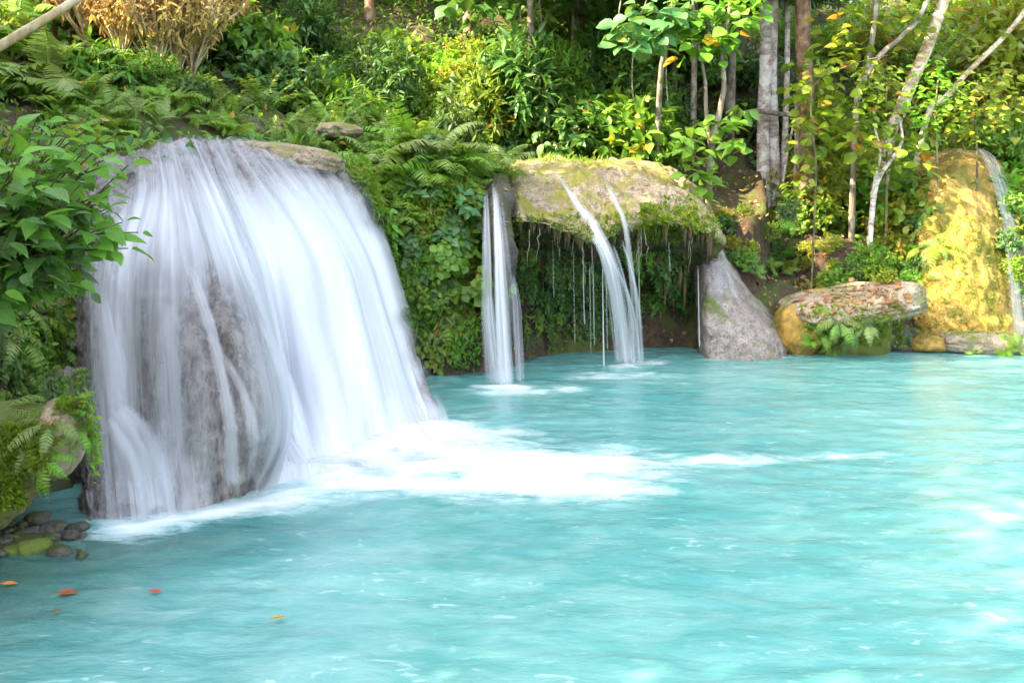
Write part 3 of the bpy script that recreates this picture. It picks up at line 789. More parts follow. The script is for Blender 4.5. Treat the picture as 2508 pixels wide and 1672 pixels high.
# ---------------------------------------------------------------- leaf materials
def leaf_mat(name, cols, rough=0.42, trans=0.35, tcol=(0.30, 0.42, 0.03), yellow=0.0, spec=0.45, hue=.06):
    """cols: dark .. light greens picked per leaf; yellow: share of yellowing leaves"""
    cols = [tuple(min(.9, v * 1.4) for v in c) for c in cols]; tcol = tuple(v * 1.25 for v in tcol)
    m, nt = new_mat(name)
    rn = N(nt, "ShaderNodeAttribute", attribute_name="rnd").outputs["Fac"]
    oi = N(nt, "ShaderNodeObjectInfo").outputs["Random"]
    st = [(i / (len(cols) - 1) * (1 - yellow - .02), c) for i, c in enumerate(cols)]
    if yellow > 0: st += [(1 - yellow, (.36, .30, .02)), (1 - yellow * .3, (.42, .17, .015))]
    c = ramp(nt, rn, st)
    hs = N(nt, "ShaderNodeHueSaturation")
    L(nt, math_(nt, "ADD", 0.5 - hue * .55, math_(nt, "MULTIPLY", oi, hue)), hs.inputs["Hue"])
    L(nt, math_(nt, "ADD", .75, math_(nt, "MULTIPLY", oi, .5)), hs.inputs["Value"])
    L(nt, c, hs.inputs["Color"])
    geo = N(nt, "ShaderNodeNewGeometry")
    n1 = noise(nt, geo.outputs["Position"], 22, 2, .5)
    c2 = mixc(nt, math_(nt, "MULTIPLY", n1, .3), hs.outputs[0], (0.025, 0.05, 0.008))
    sx = nt.nodes.new('ShaderNodeSeparateXYZ'); L(nt, N(nt, 'ShaderNodeTexCoord').outputs['UV'], sx.inputs[0])
    ax = math_(nt, 'ABSOLUTE', sx.outputs[0])
    rib = ramp(nt, ax, [(0.0, 1.0), (0.028, 0.0)])
    vein = math_(nt, 'SINE', math_(nt, 'MULTIPLY', math_(nt, 'SUBTRACT', sx.outputs[1], math_(nt, 'MULTIPLY', ax, .7)), 62))
    c2 = mixc(nt, math_(nt, 'MULTIPLY', rib, .35), c2, (.30, .38, .12))
    p = principled(nt, c2, rough, bump(nt, vein, .25, .004), spec, out=False)
    t = N(nt, "ShaderNodeBsdfTranslucent")
    L(nt, mixc(nt, .55, hs.outputs[0], tcol), t.inputs[0])
    mx = N(nt, "ShaderNodeMixShader"); mx.inputs[0].default_value = trans
    L(nt, p.outputs[0], mx.inputs[1]); L(nt, t.outputs[0], mx.inputs[2])
    o = N(nt, "ShaderNodeOutputMaterial"); L(nt, mx.outputs[0], o.inputs[0])
    return m
M["leaf_fresh"] = leaf_mat("leaf_fresh", [(.075, .17, .018), (.10, .22, .022), (.15, .28, .03)], yellow=.03)
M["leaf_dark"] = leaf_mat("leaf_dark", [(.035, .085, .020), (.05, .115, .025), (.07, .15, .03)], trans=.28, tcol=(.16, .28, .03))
M["leaf_blue"] = leaf_mat("leaf_blue", [(.05, .13, .045), (.07, .17, .055), (.10, .22, .07)], trans=.28, rough=.34, yellow=.015)
M["leaf_lime"] = leaf_mat("leaf_lime", [(.10, .22, .012), (.14, .29, .016), (.19, .35, .025)], trans=.42, yellow=.05)
M["leaf_gold"] = leaf_mat("leaf_gold", [(.13, .19, .015), (.20, .25, .02), (.28, .30, .025)], trans=.42, yellow=.16)
M["fern_green"] = leaf_mat("fern_green", [(.12, .22, .03), (.16, .27, .04), (.22, .33, .055)], trans=.38, rough=.5)
M["fern_pale"] = leaf_mat("fern_pale", [(.18, .25, .08), (.24, .31, .10), (.30, .36, .14)], trans=.38, rough=.5, yellow=.03)
M["dry_leaf"] = leaf_mat("dry_leaf", [(.26, .15, .055), (.38, .24, .09), (.48, .34, .12)], trans=.3, tcol=(.5, .3, .08), rough=.7, spec=.2)
M["moss"] = leaf_mat("moss", [(.09, .13, .012), (.14, .20, .015), (.22, .30, .02)], trans=.3, rough=.8, spec=.1)

def wood_mat(name, base, dark, light, ring=False, scale=1.0):
    m, nt = new_mat(name)
    pos = N(nt, "ShaderNodeNewGeometry").outputs["Position"]
    v = mapping(nt, pos, (6 * scale, 6 * scale, 22 * scale) if ring else (14 * scale, 14 * scale, 2.2 * scale))
    n1 = noise(nt, v, 1.0, 5, .65, .4)
    n2 = noise(nt, pos, 4.5 * scale, 5, .6, .6)
    c = mixc(nt, ramp(nt, n1, [(.36, 0), (.62, 1)]), dark, base)
    c = mixc(nt, ramp(nt, n2, [(.48, 0), (.60, .9)]), c, light)
    principled(nt, c, .85, bump(nt, n1, .7, .03), .25)
    return m
M["white_bark"] = wood_mat("white_bark", (.52, .45, .43), (.24, .16, .14), (.75, .71, .69), ring=True)
M["brown_bark"] = wood_mat("brown_bark", (.22, .13, .08), (.09, .05, .035), (.34, .24, .17))
M["grey_bark"] = wood_mat("grey_bark", (.24, .20, .15), (.10, .08, .06), (.42, .37, .30))
M["pale_bark"] = wood_mat("pale_bark", (.55, .44, .33), (.26, .17, .11), (.72, .62, .50), ring=True)
M["stem"] = wood_mat("stem", (.13, .12, .05), (.06, .045, .025), (.22, .19, .10))
M["bamboo"] = wood_mat("bamboo", (.52, .42, .24), (.30, .20, .09), (.66, .58, .42), scale=.5)
M["root"] = wood_mat("root", (.33, .26, .20), (.15, .11, .08), (.46, .40, .33))

# ---------------------------------------------------------------- plant shapes
def shrub_meshes(name, R, nt, per, kind, size, seed, zmin=-.15, droop=.25, upright=0.0, rosette=False, lump=.35, inner=.35):
    """crown of leafy twigs over radii R, base at the origin. returns (foliage mesh, stem mesh)"""
    r = np.random.default_rng(seed)
    R = np.array(R, float)
    d = rdir(nt, r, zmin)
    if upright: d = unit(d + np.array([0, 0, upright]))
    ln = (1 + lump * fbm(d * 1.9 + seed * 3.1, 3, seed)) * (.72 + .34 * r.random(nt))
    c0 = np.array([0, 0, R[2] * .55])
    E = c0 + d * R * ln[:, None]
    B = c0 * r.uniform(0, .7, nt)[:, None]
    G, S = Geo(), Geo()
    mid = (B + E) / 2 + np.array([0, 0, .12]) * R[2] + r.normal(0, .04, (nt, 3)) * R
    for i in range(nt):
        if i < 46:
            t = np.linspace(0, 1, 6)[:, None]
            q = (1 - t) ** 2 * B[i] + 2 * t * (1 - t) * mid[i] + t * t * E[i]
            S.add(*tube(q, np.linspace(.018, .005, 6) * (R.mean() ** .5), 5, cap=False))
    if rosette:
        k = np.repeat(np.arange(nt), per)
        a = np.tile(np.arange(per) * 2.399, nt) + r.random(nt * per) * .5
        ax = unit(d + np.array([0, 0, .8]))[k]
        u = unit(np.cross(ax, np.array([.3, .8, .1]))); v = np.cross(ax, u)
        out = np.cos(a)[:, None] * u + np.sin(a)[:, None] * v
        f = r.random((nt * per, 1))
        yd = out + ax * (.65 - .8 * f) - np.array([0, 0, droop]) * (.4 + r.random((nt * per, 1)))
        pos = E[k] - (E - B)[k] * (.22 * f) + out * .02
        zd = ax + .25 * r.normal(size=(nt * per, 3))
        put_leaves(G, kind, pos, yd, zd, size * r.uniform(.7, 1.15, nt * per), r=r)
    else:
        k = np.repeat(np.arange(nt), per)
        t = (inner + (1 - inner) * r.random(nt * per) ** .7)[:, None]
        pos = (1 - t) ** 2 * B[k] + 2 * t * (1 - t) * mid[k] + t * t * E[k]
        sidev = unit(r.normal(size=(nt * per, 3)))
        yd = d[k] * .55 + sidev * .9 - np.array([0, 0, droop]) * 1.2
        zd = np.array([0, 0, .9]) + d[k] * .55 + .45 * r.normal(size=(nt * per, 3))
        put_leaves(G, kind, pos, yd, zd, size * r.uniform(.6, 1.2, nt * per), r=r)
    return G.mesh(name + "_foliage"), S.mesh(name + "_stem")

def frond_mesh(name, length=1.0, el=65, bend=95, npin=20, wmax=.26, seed=0, kind="pinna", pw=1.0, droop=.25, sway=0.0):
    r = np.random.default_rng(seed)
    m = 40
    t = np.linspace(0, 1, m)
    ang = np.radians(el - bend * t ** 1.2)
    st = np.stack([sway * t * t, np.cos(ang), np.sin(ang)], -1); st[:, 0] *= .6
    q = np.cumsum(st, 0) * length / m
    G = Geo()
    G.add(*tube(q[::3], np.linspace(.010, .002, len(q[::3])) * length, 4, cap=False), R=.35)
    tt = np.linspace(.16, .985, npin)
    pos, yd, zd, sz, rn = [], [], [], [], []
    for i, a in enumerate(tt):
        j = min(m - 2, int(a * (m - 1)))
        T = unit(q[j + 1] - q[j]); up = np.cross(np.array([1., 0, 0]), T)
        l = wmax * length * ((a - .10) / .32 if a < .42 else 1.0) ** .55 * (1 if a < .42 else (1 - ((a - .42) / .60) ** 1.5)) 
        for s in (-1, 1):
            pos.append(q[j]); yd.append(np.array([s, 0, 0]) + T * .38 - up * droop * r.uniform(.5, 1.4) + r.normal(0, .06, 3))
            zd.append(up); sz.append(max(.02, l) * r.uniform(.9, 1.08)); rn.append(.3 + .4 * r.random())
    put_leaves(G, kind, np.array(pos), np.array(yd), np.array(zd), np.array(sz), np.array(rn))
    return G.mesh(name)

FROND = {
    "arch": [frond_mesh("fern_frond", 1.0, 68, 105, 26, .25, 1, sway=.25), frond_mesh("fern_frond", 1.0, 55, 85, 26, .23, 2, sway=-.25), frond_mesh("fern_frond", 1.0, 38, 80, 24, .24, 3, droop=.4)],
    "feather": [frond_mesh("fern_frond", 1.0, 80, 60, 26, .15, 4, droop=.1), frond_mesh("fern_frond", 1.0, 70, 85, 26, .14, 5, droop=.1, sway=.3), frond_mesh("fern_frond", 1.0, 62, 100, 24, .15, 6)],
    "hang": [frond_mesh("fern_frond", 1.0, 15, 85, 24, .2, 7, droop=.3), frond_mesh("fern_frond", 1.0, -5, 75, 24, .19, 8, droop=.3, sway=.3), frond_mesh("fern_frond", 1.0, 30, 110, 24, .2, 9, droop=.4)],
    "palm": [frond_mesh("palm_frond", 1.0, 62, 85, 30, .34, 10, droop=.35), frond_mesh("palm_frond", 1.0, 45, 85, 30, .32, 11, droop=.45, sway=.3), frond_mesh("palm_frond", 1.0, 72, 65, 30, .33, 12, droop=.3, sway=-.3)],
}

def up_frame(n, lean=.5):
    z = Vector(unit(np.array(n) * lean + np.array([0, 0, 1 - lean])))
    return Vector((0, 0, 1)).rotation_difference(z)

def fern(loc, size, nf, style, mat, label, group, n=(0, 0, 1), lean=.5, seed=0, arc=None, cat="fern", name="fern"):
    """an Empty with separate fronds; arc=(centre angle, spread) limits the fronds to one side"""
    r = random.Random(seed * 7 + 3)
    root = empty(name, tuple(loc), label, cat, group)
    root.rotation_mode = "QUATERNION"
    root.rotation_quaternion = up_frame(n, lean)
    for i in range(nf):
        f = bpy.data.objects.new("frond", r.choice(FR[style, mat]))
        COL.objects.link(f)
        f.parent = root
        a = (arc[0] + (r.random() - .5) * arc[1]) if arc else (i * 2.39996 + r.uniform(-.3, .3))
        f.rotation_euler = (r.uniform(-.22, .28), r.uniform(-.25, .25), a)
        s = size * r.uniform(.7, 1.1)
        f.scale = (s, s, s)
    return root
FR = {}
for st_, ms in FROND.items():
    for mk in ("fern_green", "fern_pale", "leaf_lime", "leaf_dark"):
        out = []
        for me in ms:
            c = me.copy(); c.materials.append(M[mk]); out.append(c)
        FR[st_, mk] = out

def grass_mesh(name, n, h, spread, seed):
    r = np.random.default_rng(seed)
    G = Geo()
    pos = np.stack([r.normal(0, spread, n), r.normal(0, spread, n), np.zeros(n)], -1)
    yd = rdir(n, r, .45) + pos * 1.5
    zd = np.stack([-yd[:, 0], -yd[:, 1], .6 + 0 * yd[:, 0]], -1)
    put_leaves(G, "blade", pos, yd, zd, h * r.uniform(.5, 1.15, n), r=r)
    return G.mesh(name)

def hanging_mesh(name, ns, ln, kind, size, seed, spread=.35, step=.06):
    """trailing stems that hang down a cliff, leaves along them"""
    r = np.random.default_rng(seed)
    G, S = Geo(), Geo()
    for i in range(ns):
        a = r.uniform(-1, 1) * spread; l = ln * r.uniform(.4, 1.1)
        m = max(5, int(l / step))
        t = np.linspace(0, 1, m)
        q = np.stack([a + .08 * l * np.cumsum(r.normal(0, .25, m)), -.06 - .22 * np.sin(np.minimum(1, t * 2.5) * 1.5) * r.uniform(.3, 1.0) + 0 * t, .1 * np.sin(np.minimum(1, t * 3) * 3.1) - l * t ** 1.15], -1)
        S.add(*tube(q, np.linspace(.006, .002, m), 4, cap=False))
        k = np.repeat(np.arange(m), 3)
        yd = np.stack([r.normal(0, .8, 3 * m), -.5 + r.normal(0, .4, 3 * m), -.55 + r.normal(0, .4, 3 * m)], -1)
        zd = np.stack([r.normal(0, .4, 3 * m), -.9 + 0 * r.random(3 * m), .7 + 0 * r.random(3 * m)], -1)
        put_leaves(G, kind, q[k] + r.normal(0, .02, (3 * m, 3)), yd, zd, size * r.uniform(.55, 1.2, 3 * m), r=r)
    return G.mesh(name + "_foliage"), S.mesh(name + "_stem")

PROTO = {}
def proto(key, meshes, lm, sm="stem"):
    a, b = meshes
    a.materials.append(M[lm]); b.materials.append(M[sm])
    PROTO[key] = (a, b)
def variant(key, src, lm):
    a, b = PROTO[src]
    a = a.copy(); a.materials.clear(); a.materials.append(M[lm])
    PROTO[key] = (a, b)
proto("small", shrub_meshes("shrub", (.8, .8, .75), 120, 15, "tiny", .105, 1), "leaf_dark")
proto("small2", shrub_meshes("shrub", (.9, .7, .6), 110, 15, "tiny", .12, 2, droop=.4), "leaf_fresh")
proto("mid", shrub_meshes("shrub", (.75, .75, .7), 80, 9, "broad", .17, 3), "leaf_dark")
proto("mid2", shrub_meshes("shrub", (.8, .7, .6), 75, 9, "lance", .24, 4, droop=.4), "leaf_fresh")
proto("big", shrub_meshes("shrub", (.6, .6, .6), 26, 9, "round", .22, 5, rosette=True, zmin=.0), "leaf_blue")
proto("heart", shrub_meshes("shrub", (.5, .5, .45), 22, 5, "heart", .22, 6, droop=.5), "leaf_blue")
proto("tall", shrub_meshes("shrub", (.55, .55, 1.1), 110, 10, "lance", .2, 7, droop=.35, upright=.3), "leaf_dark")
proto("hang", hanging_mesh("creeper", 9, .8, "tiny", .09, 8), "leaf_fresh")
proto("hang2", hanging_mesh("creeper", 7, .6, "broad", .13, 9), "leaf_dark")
proto("hang3", hanging_mesh("creeper", 8, .5, "lance", .17, 10, step=.08), "leaf_fresh")
proto("dry", shrub_meshes("dry_brush", (1.0, .8, 1.3), 150, 5, "lance", .16, 11, droop=.5, upright=.3), "dry_leaf", "bamboo")
variant("small_gold", "small", "leaf_gold"); variant("small_fresh", "small", "leaf_fresh"); variant("small_lime", "small2", "leaf_lime")
variant("small2_dark", "small2", "leaf_dark"); variant("mid_fresh", "mid", "leaf_fresh"); variant("mid_gold", "mid", "leaf_gold"); variant("mid2_dark", "mid2", "leaf_dark")
variant("mid2_lime", "mid2", "leaf_lime"); variant("big_fresh", "big", "leaf_fresh"); variant("big_gold", "big", "leaf_gold"); variant("tall_fresh", "tall", "leaf_fresh"); variant("tall_gold", "tall", "leaf_gold")
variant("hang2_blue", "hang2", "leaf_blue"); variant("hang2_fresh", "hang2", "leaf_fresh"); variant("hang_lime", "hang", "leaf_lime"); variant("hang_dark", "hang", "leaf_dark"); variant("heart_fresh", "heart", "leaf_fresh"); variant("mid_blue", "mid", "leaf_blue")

def plant(key, loc, size, label, group=None, rz=None, n=None, lean=.4, stem=True, name="shrub", cat="shrub", sz=1.0):
    a, b = PROTO[key]
    o = bpy.data.objects.new(name, a)
    COL.objects.link(o)
    o["label"] = label; o["category"] = cat
    if group: o["group"] = group
    o.location = tuple(loc)
    q = Quaternion((0, 0, 1), random.uniform(0, 6.28) if rz is None else rz)
    if n is not None: q = up_frame(n, lean) @ q
    o.rotation_mode = "QUATERNION"; o.rotation_quaternion = q
    s = size * random.uniform(.92, 1.08)
    o.scale = (s, s, s * sz)
    if stem:
        c = bpy.data.objects.new("stem", b)
        COL.objects.link(c); c.parent = o
    return o
# ---------------------------------------------------------------- hillside and bank planting
def on(px, py, sink=.05):
    l, n = hit(px, py)
    if l is None: return P(px, py, 20), np.array([0, 0, 1.])
    return l - np.array([0, 0, sink]), n
def gnd(px, d, sink=.08):
    x = (px - 512) / FPX * d
    while 8 < d < 30 and float(shore(np.array([x]), np.array([d]))[0][0]) < .75:      # keep roots on land
        d += .15; x = (px - 512) / FPX * d
    return np.array([x, d, float(height(np.array([x]), np.array([d]))[0]) - sink])

# wide cover of shrubs on the hill, zone by zone: (x pixels, depth range, how many, kinds, size range, label, group)
ZONES = [  # lighter leaf variants on the bright slopes put sun glow into the colour
    (-60, 120, 13.2, 17, 14, ["small", "mid_fresh", "small2_dark", "mid2"], (.6, .95), "green shrub on the hillside at the upper left, behind the palm-like ferns", "shrubs on the upper left hillside"),
    (110, 260, 12.9, 13.6, 4, ["small", "mid", "small2_dark", "mid2_dark", "small_fresh"], (.35, .5), "dark green shrub on the slope behind the lip of the wide waterfall", "shrubs behind the wide waterfall"),
    (230, 400, 15.0, 20, 24, ["small_fresh", "small", "mid_fresh", "mid", "tall"], (.7, 1.15), "mid green shrub on the slope above the wide waterfall's right shoulder", "shrubs above the right shoulder of the wide waterfall"),
    (330, 480, 16.4, 21, 24, ["small_lime", "mid2_lime", "small_gold", "small_fresh", "mid_fresh"], (.6, 1.05), "yellow-green shrub on the slope above the fern bank", "yellow-green shrubs above the fern bank"),
    (480, 640, 16.6, 22, 28, ["small", "mid2_dark", "tall", "mid", "small_fresh", "tall_fresh"], (.6, 1.05), "shrub in the shaded slope above the overhanging rock shelf", "shrubs above the rock shelf"),
    (660, 800, 20, 24, 9, ["small", "mid", "tall", "small2_dark"], (.7, 1.0), "dark shrub in the deep shade behind the white triple trunk", "shrubs in the shade behind the white trunks"),
    (790, 960, 16.8, 22, 30, ["small_gold", "mid_gold", "mid2_lime", "small_fresh", "tall_gold", "mid_fresh"], (.6, 1.0), "golden green shrub on the sunny slope right of the white trunks", "shrubs on the sunny right slope"),
    (920, 1090, 16.8, 22, 30, ["small_gold", "small_lime", "mid_gold", "tall_gold", "mid2_lime"], (.6, 1.1), "bright yellow-green shrub on the sunny slope above the yellow rock", "shrubs above the yellow rock"),
]
for (x0, x1, d0, d1, cnt, kinds, (s0, s1), lab, grp) in ZONES:
    for i in range(cnt):
        d = random.uniform(d0, d1)
        px = x0 + (x1 - x0) * ((i + random.random()) / cnt)
        plant(random.choice(kinds), gnd(px, d), random.uniform(s0, s1), lab, grp, stem=False)
# far slope: bigger shrubs that close the view to the top edge
for i in range(46):
    px = -90 + 1210 * (i + random.random()) / 46
    d = random.uniform(22, 30)
    k = random.choice(["small", "mid", "tall", "small_fresh"] if px < 820 else ["small_gold", "tall_gold", "small_lime"])
    plant(k, gnd(px, d), random.uniform(1.2, 1.9), "big dim shrub far up the hillside" if px < 820 else "big sunlit shrub far up the right hillside",
          "far hillside shrubs" if px < 820 else "far sunlit hillside shrubs", stem=False)
# dry sunlit brush, top left
for (px, d, s) in [(85, 14.3, .75), (100, 14.0, .7), (118, 14.2, .75), (134, 13.9, .7), (150, 14.3, .8), (168, 14.1, .75), (184, 14.4, .75), (200, 14.6, .75), (90, 15.2, .9), (110, 15.0, .8), (130, 15.4, .9), (148, 15.0, .8), (168, 15.3, .9), (186, 15.0, .8), (205, 15.6, .9), (112, 16.6, 1.1), (140, 16.4, 1.1), (165, 16.8, 1.2), (190, 16.5, 1.1), (215, 16.9, .9), (120, 17.5, 1.1), (138, 19, 1.3), (155, 17.2, 1.05), (172, 18.5, 1.3), (190, 17.5, 1.1), (205, 19.5, 1.3), (222, 18, 1.0), (160, 21, 1.5), (190, 21.5, 1.5), (130, 21, 1.4), (105, 20, 1.2)]:
    plant("dry", gnd(px, d), s * 1.22, "dry tan brush glowing in the sun on the slope at the upper left", "sunlit dry brush", name="dry_bush", cat="bush")

# shrubs one can tell apart
def named(key, px, d, s, lab, z=None, **k):
    l = gnd(px, d)
    return plant(key, l, s, lab, **k)
named("small_fresh", 165, 13.6, .6, "rounded dense green shrub just above the wide waterfall's lip", sz=.9)
named("mid_fresh", 205, 13.6, .5, "small bright shrub right of the rounded dense one above the lip")
named("small2", 120, 13.2, .55, "low spreading shrub left of the rounded dense one above the lip")
named("mid_blue", 300, 15.2, .9, "glossy bluish green shrub above the feathery ferns")
named("mid2", 345, 15.0, .8, "narrow-leaved shrub between feathery ferns and yellow-green shrubs")
named("big_fresh", 415, 15.6, .95, "shrub with large pale round leaves at the top centre")
named("big_fresh", 385, 16.6, .9, "shrub with big hanging leaves left of the top centre one")
named("mid_fresh", 500, 17.0, 1.0, "round fresh green shrub at the top centre, right of the fern clump")
named("tall", 455, 15.5, .85, "tall dark narrow-leaved shrub behind the arching ferns")
named("big", 545, 15.6, .45, "low plant with round leaves left of the bare ground above the shelf")
named("mid_fresh", 575, 16.2, .5, "small light green plant on the bare ground above the shelf")
named("mid", 610, 17.2, .7, "broad-leaved shrub above the bare leaf-littered ground")
named("big", 668, 15.3, .42, "low plant with round leaves at the right end of the shelf")
named("heart_fresh", 640, 16.2, .5, "plant with drooping leaves in front of the dark hollow")

# ferns: (px, depth or None = on the surface there, size, fronds, style, material)
def ferns(lst, lab, grp, seed0, **kw):
    for i, t in enumerate(lst):
        px, py, d, s, nf, stl, mk = t
        l, n = (gnd(px, d), np.array([0, 0, 1.])) if py is None else on(px, py)
        fern(l, s, nf, stl, mk, lab, grp, n=n, lean=.45, seed=seed0 + i, **kw)
G_, Pl, Lm, Dk = "fern_green", "fern_pale", "leaf_lime", "leaf_dark"
ferns([(25, None, 13.2, 1.15, 10, "palm", G_), (60, None, 12.9, 1.05, 10, "palm", Pl), (88, None, 12.5, .95, 9, "palm", G_), (40, None, 14.2, 1.3, 9, "palm", G_), (102, None, 13.4, .9, 9, "palm", Pl), (5, None, 12.6, 1.0, 9, "palm", G_)],
      "large palm-like fern at the upper left, under the leaning pole", "palm-like ferns at the upper left", 100)
ferns([(150, None, 12.6, .55, 9, "arch", Lm), (125, None, 12.2, .55, 9, "arch", G_), (108, None, 11.8, .55, 9, "arch", Lm), (185, None, 13.0, .5, 8, "feather", Pl), (172, None, 12.7, .42, 8, "arch", G_)],
      "fern fringing the back of the wide waterfall's lip", "ferns behind the lip of the wide waterfall", 130)
ferns([(210, None, 13.2, .75, 11, "feather", Pl), (232, None, 13.4, .8, 11, "feather", G_), (258, None, 13.2, .7, 10, "feather", Pl), (280, None, 13.6, .85, 12, "feather", Pl), (300, None, 13.2, .75, 11, "feather", G_), (318, None, 13.8, .8, 11, "feather", Pl), (270, None, 14.3, .95, 11, "feather", G_), (240, None, 14.2, .9, 10, "feather", Pl), (335, None, 14.4, .9, 11, "feather", G_)],
      "pale feathery fern above the wide waterfall's lip", "feathery ferns above the wide waterfall", 160)
ferns([(345, 150, 0, .62, 10, "arch", G_), (362, 140, 0, .6, 10, "feather", Pl), (372, 160, 0, .5, 9, "arch", Lm), (352, None, 13.4, .75, 11, "feather", G_), (375, None, 13.2, .8, 11, "feather", G_), (330, None, 13.2, .55, 9, "arch", G_), (392, None, 13.0, .7, 10, "arch", Pl)],
      "fern on the bank just right of the wide waterfall's shoulder", "ferns on the shoulder bank", 200)
ferns([(398, None, 12.6, .9, 12, "arch", Lm), (430, None, 12.4, .95, 12, "arch", Lm), (466, None, 13.6, 1.0, 12, "arch", Lm), (405, None, 13.3, .9, 12, "arch", Lm), (425, None, 13.0, .95, 12, "arch", Lm), (445, None, 12.9, .95, 12, "arch", G_), (462, None, 13.2, .95, 12, "arch", G_), (435, None, 13.8, 1.05, 12, "arch", Lm), (478, None, 13.5, .9, 11, "arch", G_), (418, None, 12.5, .75, 11, "arch", G_), (455, None, 12.4, .8, 11, "hang", G_), (484, None, 13.1, .8, 11, "arch", Pl), (395, None, 13.9, .9, 11, "feather", G_)],
      "big arching fern in the thick clump above the left narrow waterfall", "arching ferns above the left narrow waterfall", 240)
ferns([(470, 150, 0, .7, 8, "hang", G_), (482, 160, 0, .7, 8, "hang", Pl), (455, 165, 0, .65, 8, "hang", G_), (492, 160, 0, .6, 8, "hang", Lm), (438, 172, 0, .6, 8, "hang", Dk)],
      "fern drooping over the top of the left narrow waterfall", "ferns drooping over the left narrow waterfall", 280)
ferns([(627, None, 15.6, .55, 9, "arch", Lm), (636, None, 15.9, .5, 9, "arch", G_)], "light green fern on the shelf's top, near the thin right stream", "ferns on top of the shelf", 300)
ferns([(520, None, 15.4, .5, 9, "arch", G_), (535, None, 15.9, .55, 9, "arch", Pl), (552, None, 16.4, .6, 9, "arch", G_), (585, None, 16.8, .6, 9, "arch", G_), (600, None, 16.1, .4, 8, "arch", Pl)],
      "small fern on the ground above the left half of the shelf", "small ferns above the shelf", 310)
ferns([(878, 215, 0, .6, 9, "arch", G_), (895, 235, 0, .62, 9, "hang", G_), (912, 225, 0, .62, 9, "hang", Dk), (905, 250, 0, .55, 9, "hang", G_), (868, 250, 0, .45, 8, "arch", Lm), (845, 235, 0, .5, 9, "arch", Lm), (826, 225, 0, .45, 8, "arch", G_), (885, 265, 0, .5, 8, "hang", Lm), (918, 262, 0, .5, 9, "hang", G_), (860, 220, 0, .5, 8, "arch", G_)],
      "fern on the rooty bank between the white trunks and the yellow rock", "ferns on the rooty bank", 330)
ferns([(838, 318, 0, .5, 10, "hang", G_), (850, 325, 0, .45, 9, "hang", Dk), (822, 330, 0, .42, 9, "arch", G_), (866, 322, 0, .42, 9, "hang", Pl), (812, 338, 0, .32, 8, "arch", Lm), (832, 342, 0, .32, 8, "hang", G_), (905, 325, 0, .4, 8, "hang", Dk)],
      "fern hanging on the mossy boulder under the flat slab", "ferns under the flat slab", 360)
ferns([(1005, 347, 0, .3, 9, "arch", Lm), (1018, 345, 0, .32, 9, "arch", G_), (975, 350, 0, .2, 7, "arch", G_)], "low bushy fern on the pale ledge at the right edge", "ferns on the pale ledge", 380)
ferns([(10, 330, 0, .5, 9, "hang", G_), (55, 340, 0, .42, 9, "hang", G_), (18, 300, 0, .5, 9, "hang", G_), (66, 375, 0, .3, 8, "hang", Pl), (28, 440, 0, .3, 8, "hang", Pl), (44, 452, 0, .26, 8, "hang", Lm), (12, 430, 0, .3, 8, "hang", G_), (30, 365, 0, .45, 9, "hang", Lm), (2, 405, 0, .4, 9, "hang", G_), (22, 352, 0, .42, 9, "hang", G_), (40, 372, 0, .40, 9, "hang", Pl), (10, 385, 0, .42, 9, "hang", G_), (36, 398, 0, .40, 8, "hang", G_), (50, 415, 0, .34, 8, "hang", Pl), (4, 345, 0, .40, 9, "hang", Lm), (24, 415, 0, .36, 8, "hang", Dk), (48, 295, 0, .42, 7, "hang", Pl), (30, 320, 0, .4, 8, "hang", Lm)],
      "fern on the near left bank below the broad-leaved bush", "ferns on the near left bank", 400)

# ---------------------------------------------------------------- cliff plants, rooted on whatever surface the pixel shows
def cliff(lst, lab, grp, name="creeper", cat="creeper"):
    for (key, px, py, s) in lst:
        l, n = on(px, py, 0.0)
        a = math.atan2(n[1], n[0]) + math.pi / 2     # local -Y faces away from the wall
        plant(key, l + n * .03, s, lab, grp, rz=a, stem=s > .5, name=name, cat=cat)
def along(keys, pts, s0, s1):
    return [(random.choice(keys), px + random.uniform(-4, 4), py + random.uniform(-4, 4), random.uniform(s0, s1)) for px, py in pts]
bank = [(x, y) for y in range(196, 346, 17) for x in range(355, 505, 19)]
bank = [(x, y) for x, y in bank if x > 360 + (y - 180) * .33 and x < 478]
cliff(along(["hang", "hang_lime", "hang2_fresh", "hang3", "hang_dark", "hang_lime"], bank[: len(bank) // 2], .6, 1.1), "leafy plant trailing down the upper bank between the wide and the left narrow waterfall", "trailing plants on the upper bank")
cliff(along(["hang", "hang2_fresh", "hang_dark", "hang_lime", "hang3"], bank[len(bank) // 2:], .55, 1.0), "leafy plant trailing down the lower bank between the wide and the left narrow waterfall", "trailing plants on the lower bank")
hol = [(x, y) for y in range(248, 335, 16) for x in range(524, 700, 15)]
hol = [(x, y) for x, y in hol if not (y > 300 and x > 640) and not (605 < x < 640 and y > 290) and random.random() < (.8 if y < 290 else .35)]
cliff(along(["hang_dark", "hang2", "hang_dark", "hang3", "hang_dark", "hang2"], hol, .4, .75), "plant hanging in the dark hollow under the rock shelf", "plants hanging under the shelf")  # dark-leaved variants only, deepening the hollow's shade by colour
lime = [(352, 170), (356, 182), (362, 192), (366, 204), (372, 214), (378, 224), (384, 234), (372, 196), (380, 206), (388, 216), (366, 180), (394, 226), (390, 240), (360, 172)]
for px, py in lime:
    l, n = on(px, py, .02)
    plant("small_lime", l, .26, "bright lime green tuft along the right edge of the wide waterfall", "lime tufts along the wide waterfall", n=n, lean=.6, name="plant", cat="plant", stem=False)
